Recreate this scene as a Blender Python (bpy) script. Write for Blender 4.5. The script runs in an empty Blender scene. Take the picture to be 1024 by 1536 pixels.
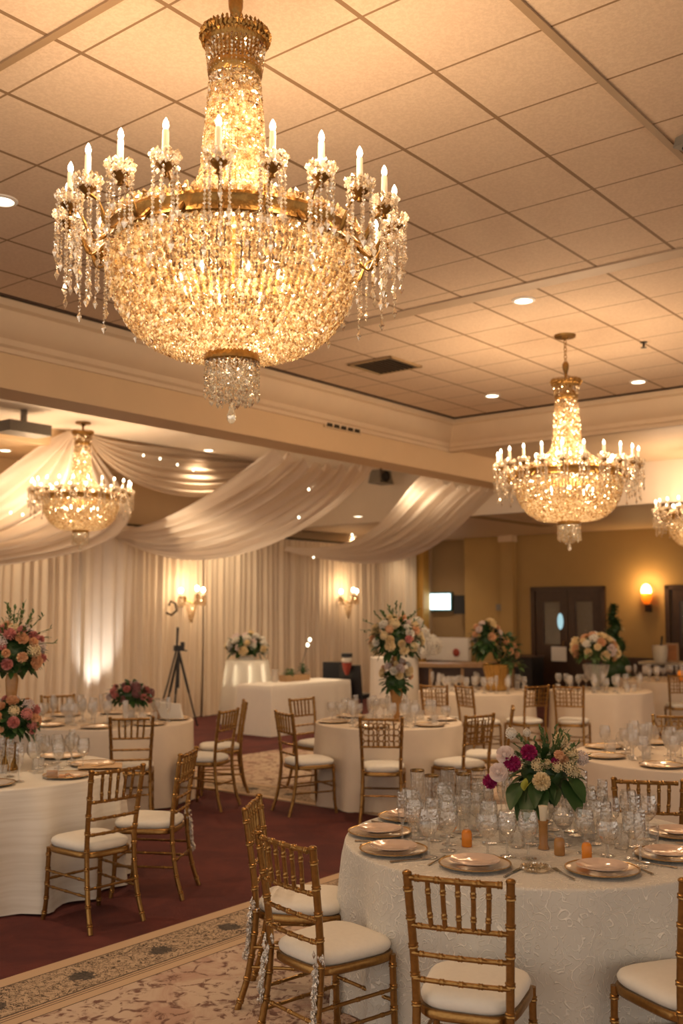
import bpy, math, random
from mathutils import Vector, Matrix
R = random.Random(7)
SC = bpy.context.scene
COL = SC.collection
PI = math.pi
EYE = 1.85
FPX = 1532.0
PITCH = math.radians(5.59)
YAW = math.radians(38.709)          # direction of the long beam, right of straight ahead
UX, UY = math.sin(YAW), math.cos(YAW)
HC = 4.52                           # height of the tiled ceiling

# ------------------------------------------------------------ survey helpers (photo point -> place in the room)
def ray(x, y):
    a = (x-512)/FPX; b = (768-y)/FPX
    return Vector((a, math.cos(PITCH)-b*math.sin(PITCH), math.sin(PITCH)+b*math.cos(PITCH)))
def at_z(x, y, z):
    r = ray(x, y); return Vector((0, 0, EYE)) + r*((z-EYE)/r.z)
def at_Y(x, y, Y):
    r = ray(x, y); return Vector((0, 0, EYE)) + r*(Y/r.y)
def at_n(x, y, n):
    r = ray(x, y); return Vector((0, 0, EYE)) + r*(n/(-UY*r.x+UX*r.y))
def at_u(x, y, u):
    r = ray(x, y); return Vector((0, 0, EYE)) + r*(u/(UX*r.x+UY*r.y))
def W(u, n, z=0.0):                 # room axes -> world
    return Vector((UX*u-UY*n, UY*u+UX*n, z))
def UN(p): return (UX*p.x+UY*p.y, -UY*p.x+UX*p.y)
ROOM = math.pi/2-YAW                # z rotation of an object whose local x,y are u,n

# ------------------------------------------------------------ materials
def new_mat(name):
    m = bpy.data.materials.new(name); m.use_nodes = True
    nt = m.node_tree; nt.nodes.clear()
    out = nt.nodes.new('ShaderNodeOutputMaterial')
    return m, nt, out
def N(nt, typ, **kw):
    n = nt.nodes.new(typ)
    for k, v in kw.items():
        if k in n.inputs.keys() if isinstance(k, str) else False: n.inputs[k].default_value = v
        else: setattr(n, k, v)
    return n
def L(nt, a, b): nt.links.new(a, b)
def c4(c): return (c[0], c[1], c[2], 1)
def math_n(nt, op, a, b=None, c=None):
    n = nt.nodes.new('ShaderNodeMath'); n.operation = op
    for i, v in enumerate((a, b, c)):
        if v is None: continue
        if isinstance(v, (int, float)): n.inputs[i].default_value = v
        else: nt.links.new(v, n.inputs[i])
    return n.outputs[0]
def mixc(nt, f, a, b):
    n = nt.nodes.new('ShaderNodeMix'); n.data_type = 'RGBA'
    for i, v in ((0, f), (6, a), (7, b)):
        if isinstance(v, (int, float)): n.inputs[i].default_value = v
        elif isinstance(v, tuple): n.inputs[i].default_value = c4(v)
        else: nt.links.new(v, n.inputs[i])
    return n.outputs[2]
def noise(nt, vec, scale, detail=3, rough=.55, dist=0.0):
    n = nt.nodes.new('ShaderNodeTexNoise'); n.inputs['Scale'].default_value = scale
    n.inputs['Detail'].default_value = detail; n.inputs['Roughness'].default_value = rough; n.inputs['Distortion'].default_value = dist
    if vec is not None: nt.links.new(vec, n.inputs['Vector'])
    return n.outputs['Fac']
def ramp(nt, fac, p0, p1):
    n = nt.nodes.new('ShaderNodeMapRange'); n.interpolation_type = 'SMOOTHSTEP'
    n.inputs[1].default_value = p0; n.inputs[2].default_value = p1
    nt.links.new(fac, n.inputs[0]); return n.outputs[0]
def objco(nt): return nt.nodes.new('ShaderNodeTexCoord').outputs['Object']
def bump(nt, h, strength, dist=.01):
    b = nt.nodes.new('ShaderNodeBump'); b.inputs['Strength'].default_value = strength; b.inputs['Distance'].default_value = dist
    nt.links.new(h, b.inputs['Height']); return b.outputs[0]
def pbr(name, col, rough=.5, metal=0.0, var=.12, scale=20, bmp=0.0, sheen=0, trans_lum=0.0):
    """plain surface with slight procedural variation"""
    m, nt, out = new_mat(name)
    p = nt.nodes.new('ShaderNodeBsdfPrincipled')
    f = noise(nt, objco(nt), scale)
    L(nt, mixc(nt, f, tuple(c*(1-var) for c in col), tuple(min(1, c*(1+var)) for c in col)), p.inputs['Base Color'])
    p.inputs['Roughness'].default_value = rough; p.inputs['Metallic'].default_value = metal
    if bmp: L(nt, bump(nt, f, bmp), p.inputs['Normal'])
    if trans_lum:
        t = nt.nodes.new('ShaderNodeBsdfTranslucent'); t.inputs[0].default_value = c4(col)
        mx = nt.nodes.new('ShaderNodeMixShader'); mx.inputs[0].default_value = trans_lum
        L(nt, p.outputs[0], mx.inputs[1]); L(nt, t.outputs[0], mx.inputs[2]); L(nt, mx.outputs[0], out.inputs[0])
    else: L(nt, p.outputs[0], out.inputs[0])
    return m
def glow(name, col, strength):
    m, nt, out = new_mat(name)
    e = nt.nodes.new('ShaderNodeEmission'); e.inputs[0].default_value = c4(col); e.inputs[1].default_value = strength
    L(nt, e.outputs[0], out.inputs[0]); m.cycles.emission_sampling = 'NONE'; return m
def crystal(name, col, transp=.3, transl=.45, rough=.06, gloss_col=(1, .95, .88), col2=None, scale=75):
    m, nt, out = new_mat(name); col2 = col2 or col
    g = nt.nodes.new('ShaderNodeBsdfGlossy'); g.inputs[0].default_value = c4(gloss_col); g.inputs['Roughness'].default_value = rough
    t = nt.nodes.new('ShaderNodeBsdfTranslucent'); r = nt.nodes.new('ShaderNodeBsdfTransparent'); r.inputs[0].default_value = c4(tuple(min(1, .4+.6*c) for c in col2))
    f = noise(nt, objco(nt), scale, 1); f2 = noise(nt, objco(nt), scale*.61, 1)
    L(nt, mixc(nt, ramp(nt, f2, .38, .62), col, col2), t.inputs[0])
    a = nt.nodes.new('ShaderNodeMixShader'); b = nt.nodes.new('ShaderNodeMixShader')
    L(nt, math_n(nt, 'MULTIPLY_ADD', ramp(nt, f2, .36, .64), .7, transl-.35), a.inputs[0])
    L(nt, g.outputs[0], a.inputs[1]); L(nt, t.outputs[0], a.inputs[2])
    L(nt, a.outputs[0], b.inputs[1]); L(nt, r.outputs[0], b.inputs[2])
    L(nt, math_n(nt, 'MULTIPLY_ADD', f, .6, transp-.3), b.inputs[0])
    L(nt, b.outputs[0], out.inputs[0]); return m
def thin_glass(name, tint=(.97, .96, .94), body=.05, ribs=0, edge=.75):
    m, nt, out = new_mat(name)
    tr = nt.nodes.new('ShaderNodeBsdfTransparent'); tr.inputs[0].default_value = c4(tint)
    g = nt.nodes.new('ShaderNodeBsdfGlossy'); g.inputs['Roughness'].default_value = .025
    d = nt.nodes.new('ShaderNodeBsdfDiffuse'); d.inputs[0].default_value = (.85, .8, .74, 1)
    lw = nt.nodes.new('ShaderNodeLayerWeight'); lw.inputs[0].default_value = .35
    co = objco(nt)
    v = nt.nodes.new('ShaderNodeTexVoronoi'); v.inputs['Scale'].default_value = 70; L(nt, co, v.inputs['Vector'])
    nrm = bump(nt, v.outputs['Distance'], .3 if not ribs else .4, .005)
    L(nt, nrm, g.inputs['Normal']); L(nt, nrm, lw.inputs['Normal'])
    m1 = nt.nodes.new('ShaderNodeMixShader'); m2 = nt.nodes.new('ShaderNodeMixShader')
    L(nt, math_n(nt, 'MULTIPLY_ADD', lw.outputs['Facing'], edge, .11), m1.inputs[0])
    L(nt, tr.outputs[0], m1.inputs[1]); L(nt, g.outputs[0], m1.inputs[2])
    m2.inputs[0].default_value = body
    L(nt, m1.outputs[0], m2.inputs[1]); L(nt, d.outputs[0], m2.inputs[2]); L(nt, m2.outputs[0], out.inputs[0])
    return m

M = {}
M['gold'] = pbr('brushed_gold_paint', (.31, .17, .052), .28, .85, .35, 60, .12)
M['gold_bright'] = pbr('bright_gold_paint', (.50, .30, .09), .24, .85, .25, 60, .1)
M['brass'] = pbr('aged_brass', (.30, .165, .045), .3, .85, .5, 45, .4)
M['cushion'] = pbr('ivory_cushion_fabric', (.78, .74, .66), .8, 0, .05, 40, .1)
M['silver'] = pbr('crinkled_silver_foil', (.75, .73, .68), .18, .9, .2, 120, .9)
M['crystal'] = crystal('lead_crystal', (.95, .58, .25), .18, .52, .05, (1, .88, .68), (1, .90, .70))
M['crystal_clear'] = crystal('clear_crystal', (1, .84, .62), .34, .40, .04, (1, .93, .82), (1, .96, .88))
M['crystal_white'] = crystal('white_crystal', (1, .82, .56), .24, .5, .05, (1, .93, .8), (1, .95, .86))
M['bulb'] = glow('warm_bulb_glow', (1, .80, .54), 22)
M['candle'] = pbr('ivory_candle_sleeve', (.9, .82, .68), .5, 0, .04, 10, 0, 0, .35)
M['wax'] = pbr('pale_wax', (.93, .84, .66), .45, 0, .05, 10, 0, 0, .3)
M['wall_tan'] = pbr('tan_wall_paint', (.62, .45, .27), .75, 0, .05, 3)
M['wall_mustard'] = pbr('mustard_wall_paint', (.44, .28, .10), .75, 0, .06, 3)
M['wall_shade'] = pbr('brown_wall_shade', (.36, .24, .12), .8, 0, .06, 3)  # shade on the far wall put into its colour; also slot and vent frame
M['beam'] = pbr('ochre_beam_paint', (.70, .50, .29), .7, 0, .05, 2.5)
M['crown'] = pbr('cream_cornice_paint', (.70, .53, .35), .6, 0, .05, 4)
M['white_ceiling'] = pbr('white_ceiling_paint', (.82, .72, .60), .85, 0, .04, 3)
M['dark_wood'] = pbr('dark_stained_wood', (.055, .026, .014), .35, 0, .35, 14, .1)
M['wood'] = pbr('tan_table_wood', (.42, .26, .13), .45, 0, .2, 10, .1)
M['black'] = pbr('black_plastic', (.012, .012, .014), .5, 0, .2, 30)
M['dark_metal'] = pbr('dark_bronze_metal', (.05, .035, .022), .4, .7, .2, 30)
M['grey'] = pbr('grey_metal', (.23, .21, .18), .5, .3, .15, 30)
M['white_plastic'] = pbr('white_plastic', (.8, .76, .7), .5, 0, .04, 20)
M['plate'] = pbr('pink_champagne_glaze', (.74, .58, .48), .12, .25, .15, 14, .25)
M['charger'] = pbr('pearl_charger_glaze', (.72, .60, .48), .15, .35, .12, 18, .2)
M['steel'] = pbr('polished_cutlery_steel', (.55, .5, .43), .18, 1, .1, 40)
M['amber'] = pbr('amber_votive_glass', (.90, .34, .04), .25, 0, .1, 30, .1, 0, .3)
M['honey'] = pbr('honey_glass', (.52, .27, .09), .2, 0, .25, 40, .2, 0, .3)
M['leaf'] = pbr('dark_green_leaf', (.035, .085, .022), .42, 0, .5, 18, .1, 0, .2)
M['leaf_light'] = pbr('sage_green_leaf', (.09, .15, .045), .5, 0, .4, 18, .1, 0, .2)
M['leaf_yellow'] = pbr('lime_leaf', (.42, .42, .07), .45, 0, .2, 18, 0, 0, .2)
M['magenta'] = pbr('magenta_petals', (.32, .012, .10), .55, 0, .3, 30, 0, 0, .15)
M['pink'] = pbr('pink_petals', (.66, .26, .23), .6, 0, .2, 30, 0, 0, .2)
M['blush'] = pbr('blush_petals', (.84, .71, .66), .6, 0, .08, 30, 0, 0, .2)
M['peach'] = pbr('peach_petals', (.80, .48, .27), .6, 0, .15, 30, 0, 0, .2)
M['cream'] = pbr('cream_petals', (.86, .70, .42), .6, 0, .12, 30, 0, 0, .2)
M['white_petal'] = pbr('white_petals', (.88, .83, .74), .6, 0, .05, 30, 0, 0, .2)
M['mauve'] = pbr('mauve_petals', (.30, .12, .12), .6, 0, .3, 30, 0, 0, .2)
M['red'] = pbr('red_ribbon', (.32, .05, .03), .6, 0, .2, 30)
M['curtain'] = pbr('ivory_curtain_voile', (.82, .68, .51), .85, 0, .04, 6)
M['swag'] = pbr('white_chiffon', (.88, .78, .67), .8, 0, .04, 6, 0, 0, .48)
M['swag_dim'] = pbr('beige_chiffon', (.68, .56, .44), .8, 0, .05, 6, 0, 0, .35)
M['linen'] = pbr('ivory_linen', (.74, .62, .49), .75, 0, .05, 9, .05)
M['linen_white'] = pbr('white_linen', (.85, .80, .72), .75, 0, .04, 9, .05)
M['stretch'] = pbr('white_stretch_cloth', (.88, .82, .72), .7, 0, .03, 9, 0, 0, .4)
M['napkin'] = pbr('brown_card', (.50, .28, .14), .7, 0, .2, 14)
M['glass'] = thin_glass('thin_clear_glass', body=.03, edge=.55)
M['glass_cut'] = thin_glass('cut_crystal_glass', (.96, .95, .92), .075, 1, 1.0)
M['glass_far'] = thin_glass('stemware_glass', (.95, .93, .9), .24, 0, .8)
M['pane'] = thin_glass('dark_door_pane', (.25, .2, .15), .04, 0, .5)
M['screen'] = glow('lit_screen', (.75, .95, 1.0), 3.2)
M['screen_frame'] = pbr('teal_screen_bezel', (.03, .12, .12), .4)
M['lens'] = glow('downlight_lens_glow', (1, .84, .62), 9)
M['sconce_bulb'] = glow('sconce_bulb_glow', (1, .62, .25), 11)
M['led'] = glow('white_uplight_lens', (.85, .93, 1), 10)
M['tube'] = glow('warm_tube_glow', (1, .84, .58), 9); M['tube'].cycles.emission_sampling = 'AUTO'
M['fairy'] = glow('fairy_bulb_glow', (1, .85, .6), 6)
M['reflection_blue'] = glow('blue_door_reflection', (.45, .7, .75), .9)  # glowing colour standing in for a reflection, no lamp

def tile_mat():
    m, nt, out = new_mat('speckled_ceiling_tile')
    co = objco(nt); sp = nt.nodes.new('ShaderNodeSeparateXYZ'); L(nt, co, sp.inputs[0])
    def line(o, size, off, w):
        a = math_n(nt, 'MULTIPLY', math_n(nt, 'SUBTRACT', o, off), 1/size)
        f = math_n(nt, 'ABSOLUTE', math_n(nt, 'SUBTRACT', math_n(nt, 'FRACT', math_n(nt, 'ADD', a, .5)), .5))
        return math_n(nt, 'LESS_THAN', f, w/size/2)
    g = math_n(nt, 'MAXIMUM', line(sp.outputs[0], .6027, 4.066, .014), line(sp.outputs[1], .6145, 2.048, .026))
    sp1 = noise(nt, co, 55, 4, .7); sp2 = noise(nt, co, 1.1, 2)
    base = mixc(nt, ramp(nt, sp1, .40, .62), (.66, .495, .345), (.74, .57, .41))
    base = mixc(nt, math_n(nt, 'MULTIPLY', sp2, .25), base, (.62, .455, .31))
    colr = mixc(nt, g, base, (.27, .165, .085))
    p = nt.nodes.new('ShaderNodeBsdfPrincipled'); p.inputs['Roughness'].default_value = .85
    L(nt, colr, p.inputs['Base Color'])
    h = math_n(nt, 'SUBTRACT', math_n(nt, 'MULTIPLY', sp1, .5), g)
    L(nt, bump(nt, h, .25, .01), p.inputs['Normal']); L(nt, p.outputs[0], out.inputs[0]); return m
M['tile'] = tile_mat()
def carpet_mat():
    m, nt, out = new_mat('maroon_carpet')
    co = objco(nt); f = noise(nt, co, 3.0, 6, .65, .6); g = noise(nt, co, 160, 2)
    c = mixc(nt, ramp(nt, f, .35, .7), (.085, .014, .012), (.15, .028, .02))
    c = mixc(nt, math_n(nt, 'MULTIPLY', g, .4), c, (.05, .008, .008))
    p = nt.nodes.new('ShaderNodeBsdfPrincipled'); p.inputs['Roughness'].default_value = .95
    L(nt, c, p.inputs['Base Color']); L(nt, bump(nt, g, .5, .01), p.inputs['Normal']); L(nt, p.outputs[0], out.inputs[0]); return m
M['carpet'] = carpet_mat()
def rug_mat(name, edge_axis, sign, cfield=(.47, .33, .24)):
    """object-space distance to the visible border: 0 at the edge, growing inwards"""
    m, nt, out = new_mat(name)
    co = objco(nt); sp = nt.nodes.new('ShaderNodeSeparateXYZ'); L(nt, co, sp.inputs[0])
    d = math_n(nt, 'MULTIPLY', sp.outputs[edge_axis], -sign)
    al = sp.outputs[1-edge_axis]
    # border scrolls: warped fine bands
    n1 = noise(nt, co, 14, 4, .6, 1.6); n2 = noise(nt, co, 34, 3, .6, 1.0)
    scroll = math_n(nt, 'LESS_THAN', math_n(nt, 'ABSOLUTE', math_n(nt, 'SUBTRACT', n1, .5)), .024)
    scroll2 = math_n(nt, 'LESS_THAN', math_n(nt, 'ABSOLUTE', math_n(nt, 'SUBTRACT', n2, .52)), .026)
    sc = math_n(nt, 'MAXIMUM', scroll, math_n(nt, 'MULTIPLY', scroll2, .65))
    # medallions along the border
    fr = math_n(nt, 'SUBTRACT', math_n(nt, 'FRACT', math_n(nt, 'MULTIPLY', al, 1/.52)), .5)
    dx = math_n(nt, 'MULTIPLY', fr, .52); dy = math_n(nt, 'SUBTRACT', d, .28)
    rr = math_n(nt, 'SQRT', math_n(nt, 'ADD', math_n(nt, 'MULTIPLY', dx, dx), math_n(nt, 'MULTIPLY', dy, dy)))
    med = math_n(nt, 'LESS_THAN', math_n(nt, 'ADD', rr, math_n(nt, 'MULTIPLY', n2, .12)), .125)
    pat = mixc(nt, sc, (.52, .385, .26), (.075, .05, .035))
    pat = mixc(nt, math_n(nt, 'MULTIPLY', med, .85), pat, (.03, .028, .028))
    # field: pale cells with dark pink leaf veins
    wn = nt.nodes.new('ShaderNodeTexNoise'); wn.inputs['Scale'].default_value = 5; L(nt, co, wn.inputs['Vector'])
    vm = nt.nodes.new('ShaderNodeVectorMath'); vm.operation = 'MULTIPLY_ADD'; vm.inputs[1].default_value = (.28, .28, .28)
    L(nt, wn.outputs['Color'], vm.inputs[0]); L(nt, co, vm.inputs[2])
    vo = nt.nodes.new('ShaderNodeTexVoronoi'); vo.feature = 'DISTANCE_TO_EDGE'; vo.inputs['Scale'].default_value = 6.5; L(nt, vm.outputs[0], vo.inputs['Vector'])
    vein = ramp(nt, vo.outputs['Distance'], .14, .03)
    f3 = noise(nt, co, 1.6, 5, .7, 1.2); f4 = noise(nt, co, 9, 5, .7, 2.0)
    fld = mixc(nt, ramp(nt, f3, .45, .66), cfield, (.45, .29, .22))
    fld = mixc(nt, math_n(nt, 'MULTIPLY', vein, ramp(nt, f4, .44, .58)), fld, (.17, .085, .065))
    fld = mixc(nt, math_n(nt, 'MULTIPLY', ramp(nt, noise(nt, co, 4.3, 6, .75, 2.5), .6, .72), .8), fld, (.22, .11, .09))
    def band(lo, hi): return math_n(nt, 'MULTIPLY', math_n(nt, 'GREATER_THAN', d, lo), math_n(nt, 'LESS_THAN', d, hi))
    c = mixc(nt, math_n(nt, 'GREATER_THAN', d, .55), (.55, .39, .25), fld)
    c = mixc(nt, band(.10, .44), c, pat)
    for lo, hi in ((.095, .105), (.425, .437), (.452, .46), (.475, .482), (.545, .553)):
        c = mixc(nt, band(lo, hi), c, (.10, .07, .05))
    p = nt.nodes.new('ShaderNodeBsdfPrincipled'); p.inputs['Roughness'].default_value = .95
    L(nt, c, p.inputs['Base Color']); g = noise(nt, co, 220, 2)
    L(nt, bump(nt, g, .4, .006), p.inputs['Normal']); L(nt, p.outputs[0], out.inputs[0]); return m
def damask_mat(name, base=(.78, .74, .66), scale=1.0, amt=1.0):
    m, nt, out = new_mat(name)
    co = objco(nt)
    wn = nt.nodes.new('ShaderNodeTexNoise'); wn.inputs['Scale'].default_value = 9*scale; wn.inputs['Detail'].default_value = 2; L(nt, co, wn.inputs['Vector'])
    vm = nt.nodes.new('ShaderNodeVectorMath'); vm.operation = 'MULTIPLY_ADD'; vm.inputs[1].default_value = (.10/scale,)*3
    L(nt, wn.outputs['Color'], vm.inputs[0]); L(nt, co, vm.inputs[2])
    vo = nt.nodes.new('ShaderNodeTexVoronoi'); vo.inputs['Scale'].default_value = 8.5*scale; L(nt, vm.outputs[0], vo.inputs['Vector'])
    v2 = nt.nodes.new('ShaderNodeTexVoronoi'); v2.inputs['Scale'].default_value = 19*scale; L(nt, vm.outputs[0], v2.inputs['Vector'])
    def arcs(d, f, gate):
        w_ = math_n(nt, 'ABSOLUTE', math_n(nt, 'SINE', math_n(nt, 'MULTIPLY', d, f)))
        return math_n(nt, 'MULTIPLY', ramp(nt, w_, .34, .08), gate)
    g1 = ramp(nt, noise(nt, co, 11*scale, 2), .40, .52); g2 = ramp(nt, noise(nt, co, 16*scale, 2), .62, .50)
    ln = math_n(nt, 'MAXIMUM', arcs(vo.outputs['Distance'], 17.0, g1), math_n(nt, 'MULTIPLY', arcs(v2.outputs['Distance'], 9.0, g2), .8))
    p = nt.nodes.new('ShaderNodeBsdfPrincipled')
    L(nt, mixc(nt, math_n(nt, 'MULTIPLY', ln, amt), tuple(.80*b for b in base), tuple(min(1, 1.16*b) for b in base)), p.inputs['Base Color'])
    L(nt, math_n(nt, 'SUBTRACT', .66, math_n(nt, 'MULTIPLY', ln, .36)), p.inputs['Roughness'])
    p.inputs['Sheen Weight'].default_value = .2
    L(nt, bump(nt, ln, .6*amt, .008), p.inputs['Normal']); L(nt, p.outputs[0], out.inputs[0]); return m
M['damask'] = damask_mat('ivory_damask')
def satin_mat():
    m, nt, out = new_mat('ivory_satin_cloth')
    co = objco(nt); mp = nt.nodes.new('ShaderNodeMapping'); mp.inputs['Scale'].default_value = (1, 1, 26); L(nt, co, mp.inputs[0])
    f = noise(nt, mp.outputs[0], 1.2, 3, .6)
    p = nt.nodes.new('ShaderNodeBsdfPrincipled'); L(nt, mixc(nt, ramp(nt, f, .35, .65), (.74, .69, .60), (.83, .79, .71)), p.inputs['Base Color'])
    L(nt, math_n(nt, 'SUBTRACT', .62, math_n(nt, 'MULTIPLY', ramp(nt, f, .55, .75), .3)), p.inputs['Roughness'])
    L(nt, bump(nt, f, .15, .004), p.inputs['Normal']); L(nt, p.outputs[0], out.inputs[0]); return m
M['satin'] = satin_mat()

# ------------------------------------------------------------ mesh builder
class MB:
    def __init__(s): s.v = []; s.f = []
    def quadgrid(s, rows, closed=False, flip=False):
        o = len(s.v); nr = len(rows); nc = len(rows[0])
        for r in rows: s.v.extend([tuple(p) for p in r])
        for i in range(nr-1):
            for j in range(nc if closed else nc-1):
                k = (j+1) % nc
                q = (o+i*nc+j, o+i*nc+k, o+(i+1)*nc+k, o+(i+1)*nc+j)
                s.f.append(q[::-1] if flip else q)
        return o
    def cap(s, ring, flip=False):
        o = len(s.v); s.v.extend([tuple(p) for p in ring]); q = tuple(range(o, o+len(ring)))
        s.f.append(q[::-1] if flip else q)
    def box(s, c, d, rz=0.0, taper=1.0):
        o = len(s.v); cs, sn = math.cos(rz), math.sin(rz)
        for z in (-1, 1):
            t = taper if z > 0 else 1
            for x, y in ((-1, -1), (1, -1), (1, 1), (-1, 1)):
                px, py = x*d[0]/2*t, y*d[1]/2*t
                s.v.append((c[0]+cs*px-sn*py, c[1]+sn*px+cs*py, c[2]+z*d[2]/2))
        for q in ((3, 2, 1, 0), (4, 5, 6, 7), (0, 1, 5, 4), (1, 2, 6, 5), (2, 3, 7, 6), (3, 0, 4, 7)): s.f.append(tuple(o+i for i in q))
    def lathe(s, prof, seg=24, c=(0, 0, 0), caps=False):
        rows = [[(c[0]+r*math.cos(2*PI*j/seg), c[1]+r*math.sin(2*PI*j/seg), c[2]+z) for j in range(seg)] for r, z in prof]
        s.quadgrid(rows, True)
        if caps:
            s.cap(rows[0], True); s.cap(rows[-1])
    def tube(s, pts, rad, seg=8, caps=True):
        pts = [Vector(p) for p in pts]; n = len(pts)
        if isinstance(rad, (int, float)): rad = [rad]*n
        rows = []; prev = None
        for i in range(n):
            t = (pts[min(i+1, n-1)]-pts[max(i-1, 0)])
            t = t.normalized() if t.length > 1e-9 else Vector((0, 0, 1))
            if prev is None:
                a = Vector((0, 0, 1)) if abs(t.z) < .9 else Vector((1, 0, 0))
                x = t.cross(a).normalized()
            else:
                x = (prev-t*prev.dot(t))
                x = x.normalized() if x.length > 1e-6 else t.orthogonal().normalized()
            prev = x; y = t.cross(x)
            rows.append([pts[i]+(x*math.cos(2*PI*j/seg)+y*math.sin(2*PI*j/seg))*rad[i] for j in range(seg)])
        s.quadgrid(rows, True)
        if caps: s.cap(rows[0], True); s.cap(rows[-1])
    def octa(s, c, r, rz=None, h=1.25):
        o = len(s.v); rz = R.random()*PI if rz is None else rz
        cs, sn = math.cos(rz)*r, math.sin(rz)*r; x, y, z = c
        if h < 1.5:                 # round bead: facets tilted every way
            tx, ty = R.uniform(-.5, .5)*r, R.uniform(-.5, .5)*r
        else: tx = ty = 0
        w = R.uniform(-.35, .35)*r if h < 1.5 else 0
        s.v += [(x+cs, y+sn, z+w), (x-sn, y+cs, z-w*.7), (x-cs, y-sn, z-w), (x+sn, y-cs, z+w*.7), (x+tx, y+ty, z+r*h), (x-tx, y-ty, z-r*h)]
        for a, b in ((0, 1), (1, 2), (2, 3), (3, 0)):
            s.f.append((o+a, o+b, o+4)); s.f.append((o+b, o+a, o+5))
    def ellipsoid(s, c, r, seg=12, rings=8):
        rows = []
        for i in range(rings+1):
            t = -PI/2+PI*i/rings; rr = max(math.cos(t), 1e-3)
            rows.append([(c[0]+r[0]*rr*math.cos(2*PI*j/seg), c[1]+r[1]*rr*math.sin(2*PI*j/seg), c[2]+r[2]*math.sin(t)) for j in range(seg)])
        s.quadgrid(rows, True)
    def xf(s, mat, start=0):
        s.v[start:] = [tuple(mat @ Vector(p)) for p in s.v[start:]]
    def mesh(s, name, smooth=True, angle=40):
        me = bpy.data.meshes.new(name); me.from_pydata(s.v, [], s.f); me.validate(); me.update()
        if smooth:
            me.polygons.foreach_set('use_smooth', [True]*len(me.polygons)); me.set_sharp_from_angle(angle=math.radians(angle))
        return me
def link(name, me, mat=None, parent=None, loc=None, rz=None):
    o = bpy.data.objects.new(name, me); COL.objects.link(o)
    if mat is not None and me is not None and len(me.materials) == 0: me.materials.append(mat)
    if parent: o.parent = parent
    if loc is not None: o.location = loc
    if rz is not None: o.rotation_euler = (0, 0, rz)
    return o
def build(mb, name, mat, parent=None, loc=None, rz=None, smooth=True, angle=40):
    return link(name, mb.mesh(name, smooth, angle), mat, parent, loc, rz)
def tag(o, label, cat, group=None, kind=None):
    o['label'] = label; o['category'] = cat
    if group: o['group'] = group
    if kind: o['kind'] = kind
    return o
def thing(name, label, cat, loc=(0, 0, 0), rz=0.0, group=None):
    o = bpy.data.objects.new(name, None); COL.objects.link(o); o.empty_display_size = .1
    o.location = loc; o.rotation_euler = (0, 0, rz); return tag(o, label, cat, group)
def kids(o): return list(o.children)
def dup(o, loc=None, rz=None, label=None, group=None, parent=None):
    c = o.copy(); COL.objects.link(c)
    if parent: c.parent = parent
    if loc is not None: c.location = loc
    if rz is not None: c.rotation_euler = (0, 0, rz)
    if label: c['label'] = label
    if group: c['group'] = group
    for ch in kids(o): dup(ch, parent=c)
    return c
def struct(mb, name, mat, room=True, smooth=False, angle=30):
    o = build(mb, name, mat, None, (0, 0, 0), ROOM if room else 0, smooth, angle); o['kind'] = 'structure'; return o
def stuffpart(o): o['kind'] = 'stuff'; return o

# ------------------------------------------------------------ the room (local axes u, n)
def slab(u0, u1, n0, n1, z0, z1):
    m = MB(); m.box(((u0+u1)/2, (n0+n1)/2, (z0+z1)/2), (u1-u0, n1-n0, z1-z0)); return m
U0, UT, UW = -3.5, 12.1, 20.0       # room start, edge of the tiled tray, far wall
BN0, BN1, BZ = 7.76, 8.18, 3.79     # beam
NW = 13.72                          # wall behind the curtains
N0 = -9.0
struct(slab(U0, 22, N0, 15, -.12, 0), 'floor', M['carpet'])
struct(slab(U0, UT, N0, BN0, HC, HC+.08), 'ceiling', M['tile'])
struct(slab(UT, 15.1, N0, BN0, 4.15, 4.25), 'ceiling', M['crown'])
struct(slab(U0, 15.1, BN1, NW, 4.45, 4.55), 'ceiling', M['white_ceiling'])
struct(slab(15.1, UW+.6, N0, NW, 3.5, 3.6), 'ceiling', M['crown'])
struct(slab(15.08, 15.18, N0, BN1, 3.5, 4.3), 'trim_1', M['white_ceiling'])
struct(slab(15.08, 15.18, BN1, NW, 3.5, 4.5), 'trim_2', M['white_ceiling'])
struct(slab(U0, 15.1, 12.2, NW, 4.2, 4.46), 'trim_3', M['wall_tan'])
struct(slab(U0, 15.3, BN0, BN1, BZ, 4.7), 'beam', M['beam'])
def sweep(profile, a, b, along_u):
    """profile: (offset out of the face, z); a..b along the face"""
    m = MB()
    for t in (a, b): m.v += [((t, BN0-o, z) if along_u else (UT-o, t, z)) for o, z in profile]
    k = len(profile)
    for i in range(k-1): m.f.append((i, i+1, k+i+1, k+i))
    m.f.append((k-1, 0, k, 2*k-1))
    return m
CROWN = [(-.02, 4.10), (.03, 4.10), (.035, 4.14), (.07, 4.16), (.075, 4.21), (.12, 4.24), (.17, 4.29), (.20, 4.36), (.215, 4.42), (.26, 4.44), (.26, 4.50), (-.02, 4.50)]
struct(sweep(CROWN, U0, UT, True), 'trim_4', M['crown'], True, True, 25)
struct(sweep(CROWN, N0, BN0, False), 'trim_5', M['crown'], True, True, 25)
struct(slab(UT-.005, UT+.1, N0, BN0, 4.1, HC), 'trim_6', M['crown'])
struct(slab(U0, UT-.26, BN0-.30, BN0-.262, HC-.012, HC+.01), 'trim_7', M['dark_wood'])
struct(slab(UT-.30, UT-.262, N0, BN0-.26, HC-.012, HC+.01), 'trim_8', M['dark_wood'])
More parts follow.
